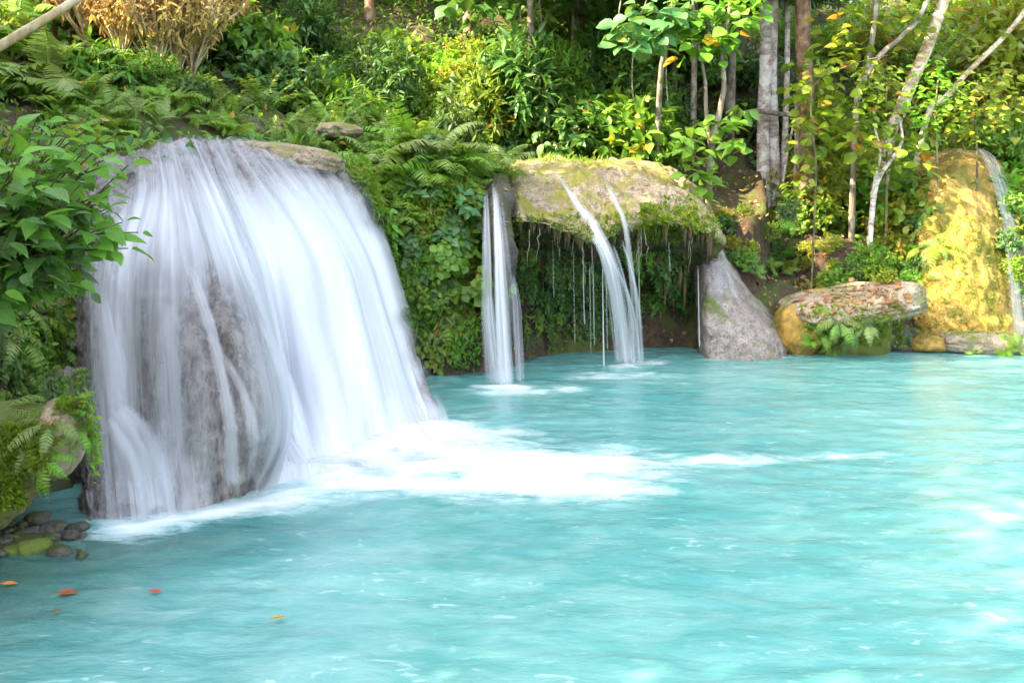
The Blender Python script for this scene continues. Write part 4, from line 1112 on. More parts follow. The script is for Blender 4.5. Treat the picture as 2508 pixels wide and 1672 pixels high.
for (k, px, py, s, lab) in [("heart", 455, 222, .75, "plant with big heart-shaped leaves leaning over the left narrow waterfall"), ("heart", 425, 205, .6, "plant with big heart-shaped leaves high on the bank, left of the leaning one"),
                       ("heart_fresh", 470, 235, .6, "light green leafy branch crossing in front of the left narrow waterfall"), ("heart", 445, 250, .55, "plant with large oval leaves below the leaning heart-leaved one"),
                       ("big", 432, 168, .4, "dark plant with glossy broad leaves inside the fern clump"), ("big", 408, 262, .4, "bluish broad-leaved plant in the middle of the left bank"),
                       ("heart", 437, 300, .45, "plant with two large hanging leaves low on the left bank")]:
    l, n = on(px, py, .0)
    plant(k, l + n * .1, s, lab, n=n, lean=.5, name="plant", cat="plant")
rb = [(x, y) for y in range(215, 330, 17) for x in range(725, 915, 21)]
rb = [(x + random.uniform(-6, 6), y + random.uniform(-6, 6)) for x, y in rb if y < 290 and not (x < 770 and y > 270)]
for px, py in rb:
    if random.random() < .25: continue
    l, n = on(px, py, .03)
    plant(random.choice(["mid_gold", "small_fresh", "mid", "small_gold"]), l, random.uniform(.16, .36), "small leafy seedling on the rooty earth bank below the white trunks", "seedlings on the rooty bank", n=n, lean=.5, name="plant", cat="plant", stem=False)
for px, py, k, s in [(1000, 250, "mid_blue", .4), (1012, 275, "small_lime", .4), (1018, 235, "mid_gold", .4), (1006, 215, "mid_fresh", .4), (1022, 300, "mid", .35), (1014, 200, "small_gold", .45)]:
    l, n = on(px, py, .03)
    plant(k, l, s, "leafy plant beside the thin stream at the right edge of the yellow rock", "plants beside the thin right stream", n=n, lean=.6, name="plant", cat="plant")

# ---------------------------------------------------------------- undergrowth: leaf clumps and litter over the slopes
def undergrowth(name, mat, kind, n, size, sel, label, seed, lift=.05):
    r = np.random.default_rng(seed)
    x = r.uniform(-13, 13, n * 3); y = r.uniform(4, 30, n * 3)
    s, par = shore(x, y)
    keep = sel(x, y, s) & (s > .1)
    x, y = x[keep][:n], y[keep][:n]
    z = height(x, y); e = .06
    nx = (height(x + e, y) - height(x - e, y)) / (2 * e); ny = (height(x, y + e) - height(x, y - e)) / (2 * e)
    nn = unit(np.stack([-nx, -ny, 1 + 0 * nx], -1))
    G = Geo()
    pos = np.stack([x, y, z], -1) + nn * (lift * r.random(len(x)))[:, None]
    yd = r.normal(size=(len(x), 3)) * .8 + nn * .55 * (1 if lift > .04 else .1)
    put_leaves(G, kind, pos, yd, nn + .4 * r.normal(size=(len(x), 3)), size * r.uniform(.5, 1.3, len(x)), r=r)
    o = obj(name, G.mesh(name), M[mat], kind="stuff", label=label, cat="undergrowth")
cl = lambda x, y, f=.6, sd=3: fbm(np.stack([x * f, y * f, 0 * x], -1), 3, sd)
undergrowth("undergrowth", "leaf_fresh", "tiny", 30000, .13, lambda x, y, s: (y > 8) & ((s > 1.2) | (x < -3) | (x > 2.5)) & (cl(x, y) > np.where(x < -1, -.5, -.05)) & ~((x > .3) & (x < 6) & (s < 6.5) & (y > 14)), "low green undergrowth covering the slopes and banks", 1, .16)
undergrowth("undergrowth", "leaf_dark", "broad", 14000, .15, lambda x, y, s: (y > 8) & ((s > 1.2) | (x < -3) | (x > 2.5)) & (cl(x, y, .8, 9) > .0) & ~((x > .3) & (x < 6) & (s < 3.5) & (y > 14)), "dark leafy undergrowth between the shrubs", 2, .2)
undergrowth("leaf_litter", "dry_leaf", "broad", 9000, .085, lambda x, y, s: (y > 12) & (x > -1) & (s < 7), "brown fallen leaves covering the forest floor", 3, .02)
undergrowth("undergrowth", "leaf_dark", "tiny", 7000, .055, lambda x, y, s: (y < 9) & (x < -2.3) & (s < 3), "mossy low growth on the near left bank", 4, .06)
# grass edge on top of the shelf
g = Geo(); r = np.random.default_rng(5)
pts = np.array([on(px, py, 0)[0] for px, py in zip(r.uniform(528, 612, 500), r.uniform(157, 164, 500))])
yd = rdir(500, r, .4)
put_leaves(g, "blade", pts, yd, np.stack([-yd[:, 0], -yd[:, 1], .6 + 0 * yd[:, 0]], -1), r.uniform(.06, .16, 500), r=r)
obj("grass", g.mesh("grass"), M["leaf_lime"], kind="stuff", label="short grass along the top edge of the rock shelf", cat="grass")
# moss cushions on the rocks
g = Geo()
def moss_on(boxes, n, size):
    for (x0, y0, x1, y1, k) in boxes:
        for i in range(int(n * k)):
            l, nn = hit(random.uniform(x0, x1), random.uniform(y0, y1))
            if l is None: continue
            a = np.random.default_rng(i).normal(size=(5, 3))
            put_leaves(g, "tiny", np.repeat(l[None], 5, 0) + .01 * a, nn + a * .6, nn + .5 * a[::-1], np.full(5, size * random.uniform(.5, 1.2)))
moss_on([(0, 425, 50, 470, 1.2), (0, 470, 20, 505, .5), (60, 400, 82, 412, .3)], 300, .045)
moss_on([(640, 205, 715, 236, .7), (660, 195, 700, 235, .4), (800, 305, 905, 345, 1.0), (640, 205, 665, 235, .5)], 260, .06)
moss_on([(515, 215, 720, 240, 2.2)], 300, .05)
moss_on([(918, 215, 1012, 338, 4.5)], 400, .03)
obj("moss", g.mesh("moss"), M["moss"], kind="stuff", label="green moss tufts on the rocks round the pool", cat="moss")
for i in range(22):        # dark cover of the top left corner
    px = -130 + 205 * (i + random.random()) / 22
    plant(random.choice(["small", "mid", "tall", "small2_dark"]), gnd(px, random.uniform(16, 25)), random.uniform(.9, 1.5), "dark leafy shrub in the top left corner behind the leaning pole", "shrubs in the top left corner", stem=False)
ferns([(486, 166, 0, .55, 8, "hang", G_), (497, 164, 0, .6, 8, "hang", Lm), (506, 166, 0, .5, 8, "hang", G_), (478, 172, 0, .55, 7, "hang", Pl)], "fern drooping over the grey rock spur's top", "ferns on top of the rock spur", 430)
# ferns down the bank between the falls
bf = [(random.uniform(372, 478), random.uniform(180, 345)) for _ in range(60)]
bf = [(x, y) for x, y in bf if x > 368 + (y - 180) * .36][:34]
ferns([(x, y, 0, random.uniform(.3, .5), 7, random.choice(["hang", "hang", "arch"]), random.choice([G_, Lm, Pl])) for x, y in bf],
      "small fern hanging on the steep bank between the wide and the left narrow waterfall", "small ferns on the steep bank", 460)
ferns([(random.uniform(905, 940), random.uniform(165, 320), 0, random.uniform(.4, .6), 8, "hang", random.choice([G_, Dk, Lm])) for _ in range(12)],
      "fern hanging down the shaded left side of the yellow rock face", "ferns beside the yellow rock", 520)
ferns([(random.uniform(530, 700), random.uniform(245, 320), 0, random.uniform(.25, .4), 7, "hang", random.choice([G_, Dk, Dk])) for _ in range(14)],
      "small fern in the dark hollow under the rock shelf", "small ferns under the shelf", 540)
for i in range(16):
    plant(random.choice(["mid_gold", "small_fresh", "mid2_lime", "small_gold", "mid_fresh"]), gnd(random.uniform(822, 925), random.uniform(15.6, 17.2)), random.uniform(.35, .6),
          "low leafy plant round the feet of the pale leaning trunks", "plants round the leaning trunks", stem=False, name="plant", cat="plant")
# dripstone and hanging roots along the shelf's lip
g = Geo(); g2_ = Geo()
for i in range(70):
    px = random.uniform(520, 716)
    best = None
    for py in range(210, 262, 2):
        l, n = hit(px, py)
        if l is None: continue
        if best is None or l[1] < best[1] + .05: best = l
        else: break
    ln = random.uniform(.06, .3) * (1.5 if px > 655 else 1)
    q = best + np.array([0, .04, .03])
    g.add(*tube(np.array([q, q + (0, .02, -ln * .5), q + (random.uniform(-.02, .02), .03, -ln)]), [random.uniform(.02, .06), .025, .006], 7, .4, i))
    if i % 4 == 0:
        ln = random.uniform(.2, .8)
        t = np.linspace(0, 1, 8)[:, None]
        path = q + t * np.array([random.uniform(-.06, .06), .05, -ln]) + np.random.default_rng(i).normal(0, .012, (8, 3))
        g2_.add(*tube(path, np.linspace(.006, .002, 8), 5, cap=False))
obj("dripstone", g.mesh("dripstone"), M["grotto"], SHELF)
obj("hanging_root", g2_.mesh("hanging_root"), M["root"], SHELF)
g = Geo()
for i in range(16):
    px = random.uniform(650, 697); l, n = hit(px, random.uniform(248, 300))
    ln = random.uniform(.2, .6); q = l + n * .03
    g.add(*tube(np.array([q, q + n * .06 + (0, 0, -ln * .4), q + n * .03 + (0, 0, -ln)]), [.02, random.uniform(.02, .045), .008], 7, .5, i))
M["flowstone"] = rock_mat("flowstone", (.20, .11, .035), (.07, .045, .02), (.34, .21, .09), moss=.3, speck=.5, streak=True)
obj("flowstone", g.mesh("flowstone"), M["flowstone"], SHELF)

ferns([(random.uniform(372, 505), None, random.uniform(11.9, 13.6), random.uniform(.8, 1.1), 11, random.choice(["arch", "arch", "feather"]), random.choice([Lm, Lm, G_, Pl])) for _ in range(22)],
      "big arching fern in the thick clump above the left narrow waterfall", "arching ferns above the left narrow waterfall", 600)
ferns([(random.uniform(90, 140), None, random.uniform(10.8, 12.8), random.uniform(.4, .6), 9, "arch", random.choice([Lm, G_])) for _ in range(9)],
      "fern fringing the back of the wide waterfall's lip", "ferns behind the lip of the wide waterfall", 640)

lf = [(random.uniform(-4, 74), random.uniform(285, 425)) for _ in range(34)]
ferns([(x, y, 0, random.uniform(.38, .58) * (1 if y < 350 else .62), 8, "hang", random.choice([G_, Lm, Pl, G_])) for x, y in lf], "fern on the near left bank below the broad-leaved bush", "ferns on the near left bank", 660)
cliff(along(["hang", "hang_lime", "hang2_fresh", "hang_dark"], [(random.uniform(-4, 78), random.uniform(285, 400)) for _ in range(26)], .45, .7), "leafy creeper trailing down the near left bank", "creepers on the near left bank")
for i in range(20):
    plant(random.choice(["tall", "small", "mid", "small_fresh", "mid_fresh"]), gnd(random.uniform(470, 655), random.uniform(16.8, 19.5)), random.uniform(1.0, 1.5), "shrub in the shaded slope above the overhanging rock shelf", "shrubs above the rock shelf", stem=False)
for i in range(26):
    plant(random.choice(["small_gold", "mid2_lime", "small_lime", "mid_fresh", "small_fresh"]), gnd(random.uniform(830, 1040), random.uniform(16.4, 20)), random.uniform(.8, 1.25), "bright yellow-green shrub on the sunny slope above the yellow rock", "shrubs above the yellow rock", stem=False)

ferns([(random.uniform(375, 505), random.uniform(128, 172), 0, random.uniform(.65, .95), 10, "arch", random.choice([Lm, Lm, G_, Pl])) for _ in range(20)],
      "big arching fern in the thick clump above the left narrow waterfall", "arching ferns above the left narrow waterfall", 720)
ferns([(random.uniform(60, 235), random.uniform(95, 138), 0, random.uniform(.4, .65), 9, random.choice(["arch", "feather"]), random.choice([Lm, G_, Pl])) for _ in range(26)],
      "fern fringing the back of the wide waterfall's lip", "ferns behind the lip of the wide waterfall", 760)

for i in range(16):      # leafy bulges on the bank
    px, py = random.uniform(376, 474), random.uniform(175, 320)
    if px < 374 + (py - 180) * .36: px += 40
    l, n = on(px, py, .0)
    plant(random.choice(["mid2", "mid_fresh", "small_lime", "mid2_lime", "small_fresh"]), l, random.uniform(.3, .45), "leafy tuft bulging from the steep bank between the wide and the left narrow waterfall", "leafy tufts on the steep bank", n=n, lean=.6, name="plant", cat="plant", stem=False)
for i in range(18):
    plant(random.choice(["small_gold", "tall_gold", "small_lime", "small_fresh"]), gnd(random.uniform(880, 1090), random.uniform(21, 29)), random.uniform(1.3, 1.9), "big sunlit shrub far up the right hillside", "far sunlit hillside shrubs", stem=False)
ferns([(random.uniform(735, 880), random.uniform(215, 285), 0, random.uniform(.3, .5), 8, random.choice(["arch", "hang"]), random.choice([G_, Lm, Dk])) for _ in range(16)],
      "fern on the rooty bank between the white trunks and the yellow rock", "ferns on the rooty bank", 800)

bk = [(random.uniform(372, 476), random.uniform(185, 335)) for _ in range(60)]
bk = [(x, y) for x, y in bk if x > 374 + (y - 180) * .36]
ferns([(x, y, 0, random.uniform(.5, .75), 8, "hang", random.choice([G_, Lm, Pl, G_])) for x, y in bk[:18]],
      "long fern draping over the steep bank between the wide and the left narrow waterfall", "draping ferns on the steep bank", 840)
for (x, y) in bk[18:30]:
    l, n = on(x, y, .0)
    plant(random.choice(["heart", "heart_fresh", "big_fresh"]), l + n * .06, random.uniform(.45, .65), "plant with big bright leaves spilling down the bank left of the left narrow waterfall", "big-leaved plants on the steep bank", n=n, lean=.6, name="plant", cat="plant")
# ---------------------------------------------------------------- trees
def crown_mesh(name, C, R, nclump, per, kind, size, seed, mat, flat=.7, cr=(.22, .38)):
    """a crown of leaf clumps spread through an ellipsoid round the origin of C"""
    r = np.random.default_rng(seed)
    G = Geo()
    C = np.array(C, float); R = np.array(R, float)
    d = rdir(nclump, r, -1) * (r.random(nclump) ** .45)[:, None]
    cc = C + d * R * (1 + .3 * fbm(d * 2 + seed, 2, seed))[:, None]
    for c in cc:
        rad = r.uniform(*cr) * R.mean()
        q = rdir(per, r, -1) * (r.random(per) ** .5)[:, None] * np.array([rad, rad, rad * flat])
        yd = q / rad + r.normal(size=(per, 3)) * .6 - np.array([0, 0, .35])
        zd = np.array([0, 0, 1.]) + .5 * r.normal(size=(per, 3))
        put_leaves(G, kind, c + q, yd, zd, size * r.uniform(.6, 1.2, per), r=r)
    me = G.mesh(name)
    me.materials.append(M[mat])
    return me

def pix(path):                     # (px,py,d) -> world path
    return np.array([P(*p) for p in path])
def trunk(parent, path, r0, r1, mat, seed=0, name="trunk", n=26, nseg=12, rough=.14):
    q = catmull(np.array(path), n)
    g = Geo(); g.add(*tube(q, np.linspace(r0, r1, n), nseg, rough, seed))
    return place_world(obj(name, g.mesh(name), M[mat], parent))
def foliage(parent, me, name="crown"):
    return place_world(obj(name, me, None, parent))
def leaf_sprays(parent, ends, kind, size, per, mat, seed, spread=.22, name="foliage", droop=.5):
    """rosettes of leaves at given points"""
    r = np.random.default_rng(seed); G = Geo()
    for e in ends:
        k = per + int(r.integers(-2, 3))
        a = np.arange(k) * 2.4 + r.random(k)
        o = np.stack([np.cos(a), np.sin(a), r.uniform(-.3, .5, k)], -1)
        pos = np.array(e) + o * spread * r.random((k, 1)) + np.array([0, 0, 1]) * r.uniform(-spread, spread * .5, (k, 1))
        put_leaves(G, kind, pos, o - np.array([0, 0, droop]) * r.random((k, 1)), np.array([0, -.35, .8]) + .35 * r.normal(size=(k, 3)), size * r.uniform(.65, 1.15, k), r=r)
    return place_world(obj(name, G.mesh(name), M[mat], parent))
def twig(parent, path, r0=.012, r1=.005, mat="grey_bark", name="branch", n=14):
    return trunk(parent, pix(path), r0, r1, mat, name=name, n=n, nseg=6, rough=0)
def up(q, *rel):
    return [np.array(q) + np.array(v) for v in rel]

# white triple trunk
b = on(768, 208)[0]; d0 = b[1]
t = empty("tree", tuple(b), "tree with three whitish mottled trunks rising from roots on the bank", "tree")
bt = lambda px, py, dd=0: P(px, py, d0 + dd)
trunk(t, [bt(765, 222, -.05), bt(764, 190), bt(763, 130), bt(766, 60), bt(765, 0), bt(766, -90), bt(765, -200), bt(758, -330)], .125, .085, "white_bark", 1)
trunk(t, [bt(775, 222), bt(775, 190, .05), bt(773, 120, .08), bt(772, 60, .08), bt(773, 0, .08), bt(776, -90, .1), bt(782, -200, .1), bt(790, -330)], .105, .08, "white_bark", 2)
trunk(t, [bt(778, 215, .1), bt(782, 180, .12), bt(786, 110, .15), bt(787, 60, .15), bt(788, 0, .15), bt(792, -90, .2), bt(803, -200, .3), bt(815, -330, .3)], .055, .045, "white_bark", 3)
for i, (pa) in enumerate([[bt(766, 205), bt(752, 220, -.2), bt(738, 226, -.3), bt(722, 224, -.3)], [bt(770, 205), bt(778, 225, -.2), bt(800, 250, -.5), bt(820, 262, -.7), bt(838, 264, -.7)], [bt(768, 208), bt(763, 230, -.2), bt(758, 250, -.3), bt(752, 262, -.3)],
                          [bt(775, 205), bt(795, 218, -.1), bt(815, 232, -.3), bt(835, 255, -.5)], [bt(765, 208), bt(745, 228, -.2), bt(735, 248, -.25)]]):
    trunk(t, pa, .045, .012, "root", 10 + i, "root", n=16, nseg=7)
foliage(t, crown_mesh("crown", bt(770, -330), (3.2, 2.6, 1.8), 46, 90, "broad", .24, 4, "leaf_dark"))

# broken branch caught across the trunks
q = pix([(738, 114, d0 - .25), (757, 111, d0 - .3), (775, 113, d0 - .3), (798, 116, d0 - .25)])
g = Geo(); g.add(*tube(catmull(q, 14), np.linspace(.05, .035, 14), 8, .25, 3))
o = obj("branch", g.mesh("branch"), M["grey_bark"], None, "dead broken branch lodged across the white trunks", "branch")
# thin pole leaning right of the trunks
g = Geo(); g.add(*tube(catmull(pix([(782, 190, d0 - .3), (788, 150, d0 - .2), (795, 115, d0), (797, 95, d0 + .1)]), 12), np.linspace(.022, .014, 12), 7, .1, 3))
obj("pole", g.mesh("pole"), M["white_bark"], None, "thin pale stick leaning against the right of the white trunks", "stick")

# brown tree behind
b = gnd(806, 17.2); t = empty("tree", tuple(b), "tall reddish brown trunk standing just behind the white triple trunk", "tree")
dd = 17.2
trunk(t, [b, P(807, 150, dd), P(806, 90, dd), P(803, 40, dd), P(803, 0, dd), P(801, -100, dd), P(800, -300, dd)], .14, .12, "brown_bark", 5)
leaf_sprays(t, [P(x, y, dd - random.uniform(.3, .8)) for x, y in [(800, 62), (812, 75), (798, 95), (815, 108), (805, 122), (795, 140), (812, 150), (822, 60), (818, 130), (806, 170), (798, 185), (815, 190)]], "round", .18, 9, "leaf_fresh", 95, .18)
foliage(t, crown_mesh("crown", P(800, -330, dd), (3.4, 3, 2.0), 50, 90, "broad", .26, 6, "leaf_dark"))

# leaning pale trunks on the sunny right
dd = 17.0
b = P(878, 178, dd)
t = empty("tree", tuple(gnd(878, dd)), "thick pale trunk leaning right in full sun above the yellow rock", "tree")
trunk(t, [gnd(876, dd), P(886, 150, dd), P(901, 109, dd), P(918, 68, dd), P(932, 35, dd), P(944, 0, dd), P(975, -80, dd), P(1010, -200, dd)], .115, .085, "pale_bark", 7)
foliage(t, crown_mesh("crown", P(1010, -240, dd), (2.6, 2.6, 1.6), 30, 80, "broad", .24, 8, "leaf_gold"))
t = empty("tree", tuple(gnd(850, 16.6)), "slim grey trunk with a kink leaning right, left of the thick pale leaning trunk", "tree")
dd = 16.6
trunk(t, [gnd(850, dd), P(856, 105, dd), P(866, 78, dd), P(880, 55, dd), P(902, 36, dd), P(922, 12, dd), P(940, -40, dd), P(960, -150, dd)], .05, .035, "grey_bark", 9)
trunk(t, [P(857, 102, dd), P(863, 80, dd), P(872, 40, dd), P(876, 0, dd), P(878, -80, dd)], .05, .035, "grey_bark", 10, "limb")
leaf_sprays(t, [P(x, y, dd + random.uniform(-.4, .4)) for x, y in [(830, 45), (845, 30), (838, 62), (855, 50), (880, 20), (900, 15), (915, 30), (870, 65), (890, 75), (826, 28), (852, 12), (940, 12)]], "broad", .22, 11, "leaf_gold", 11, .3)
t = empty("tree", tuple(gnd(905, 17.6)), "sunlit pale limb leaning far right, behind the thick pale leaning trunk", "tree")
dd = 17.6
trunk(t, [gnd(900, dd), P(927, 117, dd), P(945, 98, dd), P(962, 78, dd), P(984, 56, dd), P(1010, 30, dd), P(1040, -10, dd)], .06, .04, "pale_bark", 12)
leaf_sprays(t, [P(x, y, dd + random.uniform(-.5, .4)) for x, y in [(960, 20), (985, 15), (1005, 40), (1015, 60), (975, 45), (1020, 20), (995, 75), (955, 55), (1010, 90), (990, 105), (970, 110), (1018, 115)]], "broad", .24, 13, "leaf_gold", 13, .35)
# sapling forking low right
dd = 16.2
t = empty("sapling", tuple(gnd(868, dd)), "forked grey sapling with broad yellow-green leaves on the right bank", "tree")
trunk(t, [gnd(868, dd), P(874, 195, dd), P(882, 172, dd), P(893, 158, dd), P(902, 140, dd), P(900, 120, dd)], .05, .02, "white_bark", 14, n=20, nseg=8)
trunk(t, [P(872, 198, dd), P(876, 175, dd), P(880, 150, dd), P(872, 120, dd)], .035, .015, "white_bark", 15, "limb", n=16, nseg=7)
leaf_sprays(t, [P(x, y, dd + random.uniform(-.5, .3)) for x, y in [(800, 90), (815, 95), (830, 105), (845, 100), (860, 118), (875, 110), (890, 100), (848, 130), (862, 145), (878, 140), (893, 128), (905, 150), (915, 135), (868, 160), (880, 162), (920, 155), (930, 130), (808, 108), (838, 118), (826, 80), (812, 122), (895, 165)]], "round", .20, 9, "leaf_lime", 16, .24)
# yellow leaved thin sapling before the brown trunk
dd = 15.7
t = empty("sapling", tuple(gnd(815, dd)), "thin sapling with yellowing leaves in front of the brown trunk", "tree")
trunk(t, [gnd(812, dd), P(816, 170, dd), P(812, 130, dd), P(814, 85, dd), P(850, 65, dd), P(888, 55, dd)], .018, .008, "stem", 17, n=18, nseg=6)
leaf_sprays(t, [P(x, y, dd + random.uniform(-.2, .2)) for x, y in [(800, 125), (812, 132), (806, 150), (818, 160), (802, 172), (792, 185), (808, 120), (798, 80), (812, 70)]], "broad", .17, 7, "leaf_gold", 18, .14)

# large-leaved trees of the shaded centre right
dd = 14.6
t = empty("tree", tuple(gnd(712, 15.0)), "small tree with big round blue-green leaves left of the white trunks", "tree")
trunk(t, [gnd(706, 15.0), P(711, 150, dd), P(719, 115, dd), P(724, 85, dd), P(722, 55, dd), P(728, 20, dd), P(735, -40, dd)], .055, .02, "grey_bark", 19, n=20, nseg=8)
trunk(t, [P(711, 150, dd), P(706, 110, dd), P(705, 80, dd), P(698, 40, dd), P(690, -20, dd)], .035, .015, "grey_bark", 20, "limb", n=16, nseg=7)
leaf_sprays(t, [P(x, y, dd + random.uniform(-.4, .3)) for x, y in [(690, 45), (702, 38), (715, 48), (708, 30), (722, 35), (690, 12), (712, 10), (730, 15), (742, 8), (750, 20), (685, 25), (735, 30), (722, 0), (745, -10), (765, -8)]], "round", .22, 11, "leaf_fresh", 21, .2)
leaf_sprays(t, [P(x, y, dd + random.uniform(-.4, .2)) for x, y in [(690, 130), (705, 122), (720, 118), (735, 125), (710, 138), (725, 140), (740, 110), (695, 150), (682, 140), (715, 152), (700, 172), (708, 180), (692, 165), (735, 145)]], "broad", .22, 9, "leaf_fresh", 22, .16)
dd = 14.2
t = empty("tree", tuple(gnd(640, 16.8)), "overhanging branch of large round grey-green leaves at the top, left of the small tree", "tree")
trunk(t, [gnd(655, 16.8), P(660, 80, 16.2), P(672, 20, 15.5), P(668, -30, 15), P(655, -50, 14.6)], .05, .03, "grey_bark", 23, n=18, nseg=7)
for pa in ([(655, -50, 14.6), (648, -5, 14.4), (640, 15, 14.3)], [(668, -30, 15), (672, 5, 14.5), (662, 30, 14.3)], [(655, -50, 14.6), (625, -10, 14.3), (618, 20, 14.2)]):
    twig(t, pa, .018, .006)
leaf_sprays(t, [P(x, y, dd + random.uniform(-.3, .4)) for x, y in [(620, 28), (630, 18), (640, 30), (648, 20), (655, 38), (665, 30), (672, 15), (640, 8), (660, 5), (680, 5), (650, 48), (636, 42), (678, 28), (625, 35)]], "round", .25, 9, "leaf_blue", 24, .17)
# bare thin stems in the shade
for i, pa in enumerate([[(637, 118, 16.8), (633, 95, 16.8), (632, 75, 16.8), (634, 30, 16.8)], [(548, 95, 17), (545, 60, 17), (541, 20, 17), (538, -20, 17)], [(668, 110, 17.4), (666, 70, 17.4), (668, 30, 17.4), (667, -20, 17.4)], [(522, 75, 17), (524, 45, 17), (518, 0, 17)]]):
    q = pix(pa); q = np.concatenate([gnd(pa[0][0], pa[0][2])[None], q])
    t = empty("sapling", tuple(q[0]), "thin bare pale stem standing in the shade above the rock shelf", "tree", "thin stems above the shelf")
    trunk(t, q, .016, .009, "grey_bark", 30 + i, n=16, nseg=6)
    leaf_sprays(t, [q[-1] + np.array([0, 0, .1]), q[-2] + np.array([.1, 0, .1])], "broad", .17, 8, "leaf_dark", 40 + i, .2)
# hillside trees whose trunks show among the shrubs, crowns above the frame
for i, (px, d, r0, key, lab) in enumerate([(375, 22.5, .18, "leaf_fresh", "dim trunk at the top, behind the yellow-green shrubs"), (575, 20.5, .2, "leaf_dark", "dark trunk rising above the middle of the rock shelf"), (640, 22, .22, "leaf_dark", "dark trunk deep in the shade above the shelf's right end"),
                                       (725, 20.5, .16, "leaf_dark", "dark trunk in the hollow left of the white trunks"), (470, 23, .2, "leaf_fresh", "dim trunk at the top centre behind the fern clump"), (692, 24, .22, "leaf_dark", "far dark trunk between the shelf and the white trunks")]):
    b = gnd(px, d); h = random.uniform(5, 6.5); r0 *= .7
    t = empty("tree", tuple(b), lab, "tree")
    lean = random.uniform(-.6, .6)
    trunk(t, [b, b + np.array([lean * .2, 0, h * .3]), b + np.array([lean * .6, 0, h * .7]), b + np.array([lean, 0, h])], r0, r0 * .6, "grey_bark" if i % 2 else "brown_bark", 50 + i)
    foliage(t, crown_mesh("crown", b + np.array([lean, 0, h + .6]), (2.8, 2.6, 2.0), 40, 70, "broad", .3, 60 + i, key))

# leaning pole at the top left
g = Geo(); g.add(*tube(catmull(pix([(-30, 62, 11.8), (5, 43, 12), (40, 22, 12.2), (80, -3, 12.5), (130, -38, 13)]), 16), np.linspace(.06, .045, 16), 9, .05, 3))
obj("pole", g.mesh("pole"), M["bamboo"], None, "long pale pole leaning across the top left corner", "pole")
g = Geo(); g.add(*tube(catmull(pix([(92, 62, 15), (100, 35, 15.3), (110, 5, 15.6), (114, -20, 15.8)]), 12), np.linspace(.03, .02, 12), 7, .05, 3))
obj("pole", g.mesh("pole"), M["bamboo"], None, "thin dry cane leaning in front of the sunlit brush", "pole")

# ---------------------------------------------------------------- broad-leaved bush of the near left bank
M["leaf_bush"] = leaf_mat("leaf_bush", [(.065, .17, .014), (.09, .22, .018), (.13, .28, .024)], yellow=.03, rough=.45, trans=.4)
def near_bush():
    r = np.random.default_rng(77)
    base = P(-70, 330, 5.6)
    root = empty("broadleaf_shrub", tuple(base), "large bush with big glossy leaves leaning over the wide waterfall from the left edge", "shrub")
    tips = [(20, 128, 5.6), (45, 122, 5.7), (75, 125, 5.7), (100, 122, 5.8), (118, 132, 5.7), (128, 165, 5.6), (125, 150, 5.8), (110, 185, 5.6), (100, 160, 5.5), (85, 150, 5.5), (65, 145, 5.4), (40, 150, 5.3), (15, 155, 5.2), (5, 185, 5.1),
            (30, 185, 5.2), (55, 180, 5.3), (80, 185, 5.4), (100, 205, 5.5), (122, 222, 5.5), (138, 232, 5.5), (112, 238, 5.5), (128, 248, 5.5), (95, 245, 5.5), (70, 215, 5.3), (45, 215, 5.2), (20, 220, 5.1), (5, 240, 5.1), (35, 245, 5.2), (60, 250, 5.3), (78, 258, 5.4),
            (20, 270, 5.2), (45, 275, 5.3), (0, 290, 5.2), (88, 290, 5.6), (10, 135, 5.4), (60, 160, 5.6), (110, 210, 5.8), (0, 260, 5.3), (0, 130, 5.4), (30, 140, 5.6), (95, 140, 5.9), (78, 270, 5.7), (-25, 160, 5.2), (-30, 210, 5.1), (-25, 260, 5.2)]
    tips += [(a + random.uniform(-14, 8), b + random.uniform(-12, 12), d + random.uniform(-.15, .2)) for a, b, d in tips if a < 115]
    S, G, D = Geo(), Geo(), Geo()
    for i, tp in enumerate(tips):
        e = P(*tp)
        st = base + np.array([r.uniform(0, .25), r.uniform(-.05, .35), r.uniform(-.2, .35)])
        mid = (st + e) / 2 + np.array([0, 0, .12 + .1 * r.random()])
        t = np.linspace(0, 1, 12)[:, None]
        q = (1 - t) ** 2 * st + 2 * t * (1 - t) * mid + t * t * e
        S.add(*tube(q, np.linspace(.010, .0035, 12), 6, cap=False))
        n = 11
        tt = np.linspace(.4, 1.0, n)
        for j, a in enumerate(tt):
            p0 = q[min(11, int(a * 11))]
            sd = 1 if j % 2 else -1
            T = unit(q[-1] - q[6])
            side = unit(np.cross(T, np.array([0, 0, 1.])))
            yd = T * .55 + side * sd * r.uniform(.3, .9) + np.array([0, 0, -.55 * r.random() - .1]) + .25 * r.normal(size=3)
            zd = np.array([0, -.45, .85]) + .35 * r.normal(size=3)
            sz = r.uniform(.065, .17) * (1.0 if tp[0] > 0 else 1.1)
            pet = p0 + unit(yd) * .025
            pass
            put_leaves(G if (tp[1] < 170 or tp[0] > 100 or r.random() < .3) else D, "broad" if r.random() < .7 else "heart", pet[None], yd[None], zd[None], np.array([sz]), r=r)  # brighter leaves at the tips, darker inside: shading put into leaf colour
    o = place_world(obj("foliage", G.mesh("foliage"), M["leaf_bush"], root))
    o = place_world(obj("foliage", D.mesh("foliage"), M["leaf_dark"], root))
    place_world(obj("stem", S.mesh("stem"), M["stem"], root))
near_bush()
# more leaves behind it, closing the left edge
plant("mid", P(-35, 255, 5.9), .62, "dark leafy bush behind the big glossy one at the left edge", sz=1.0)
plant("mid_blue", P(12, 300, 6.3), .30, "low dark broad-leaved plant under the big glossy bush")
plant("mid_fresh", P(70, 300, 6.6), .12, "small spray of pale leaves under the big glossy bush, near the falling water")

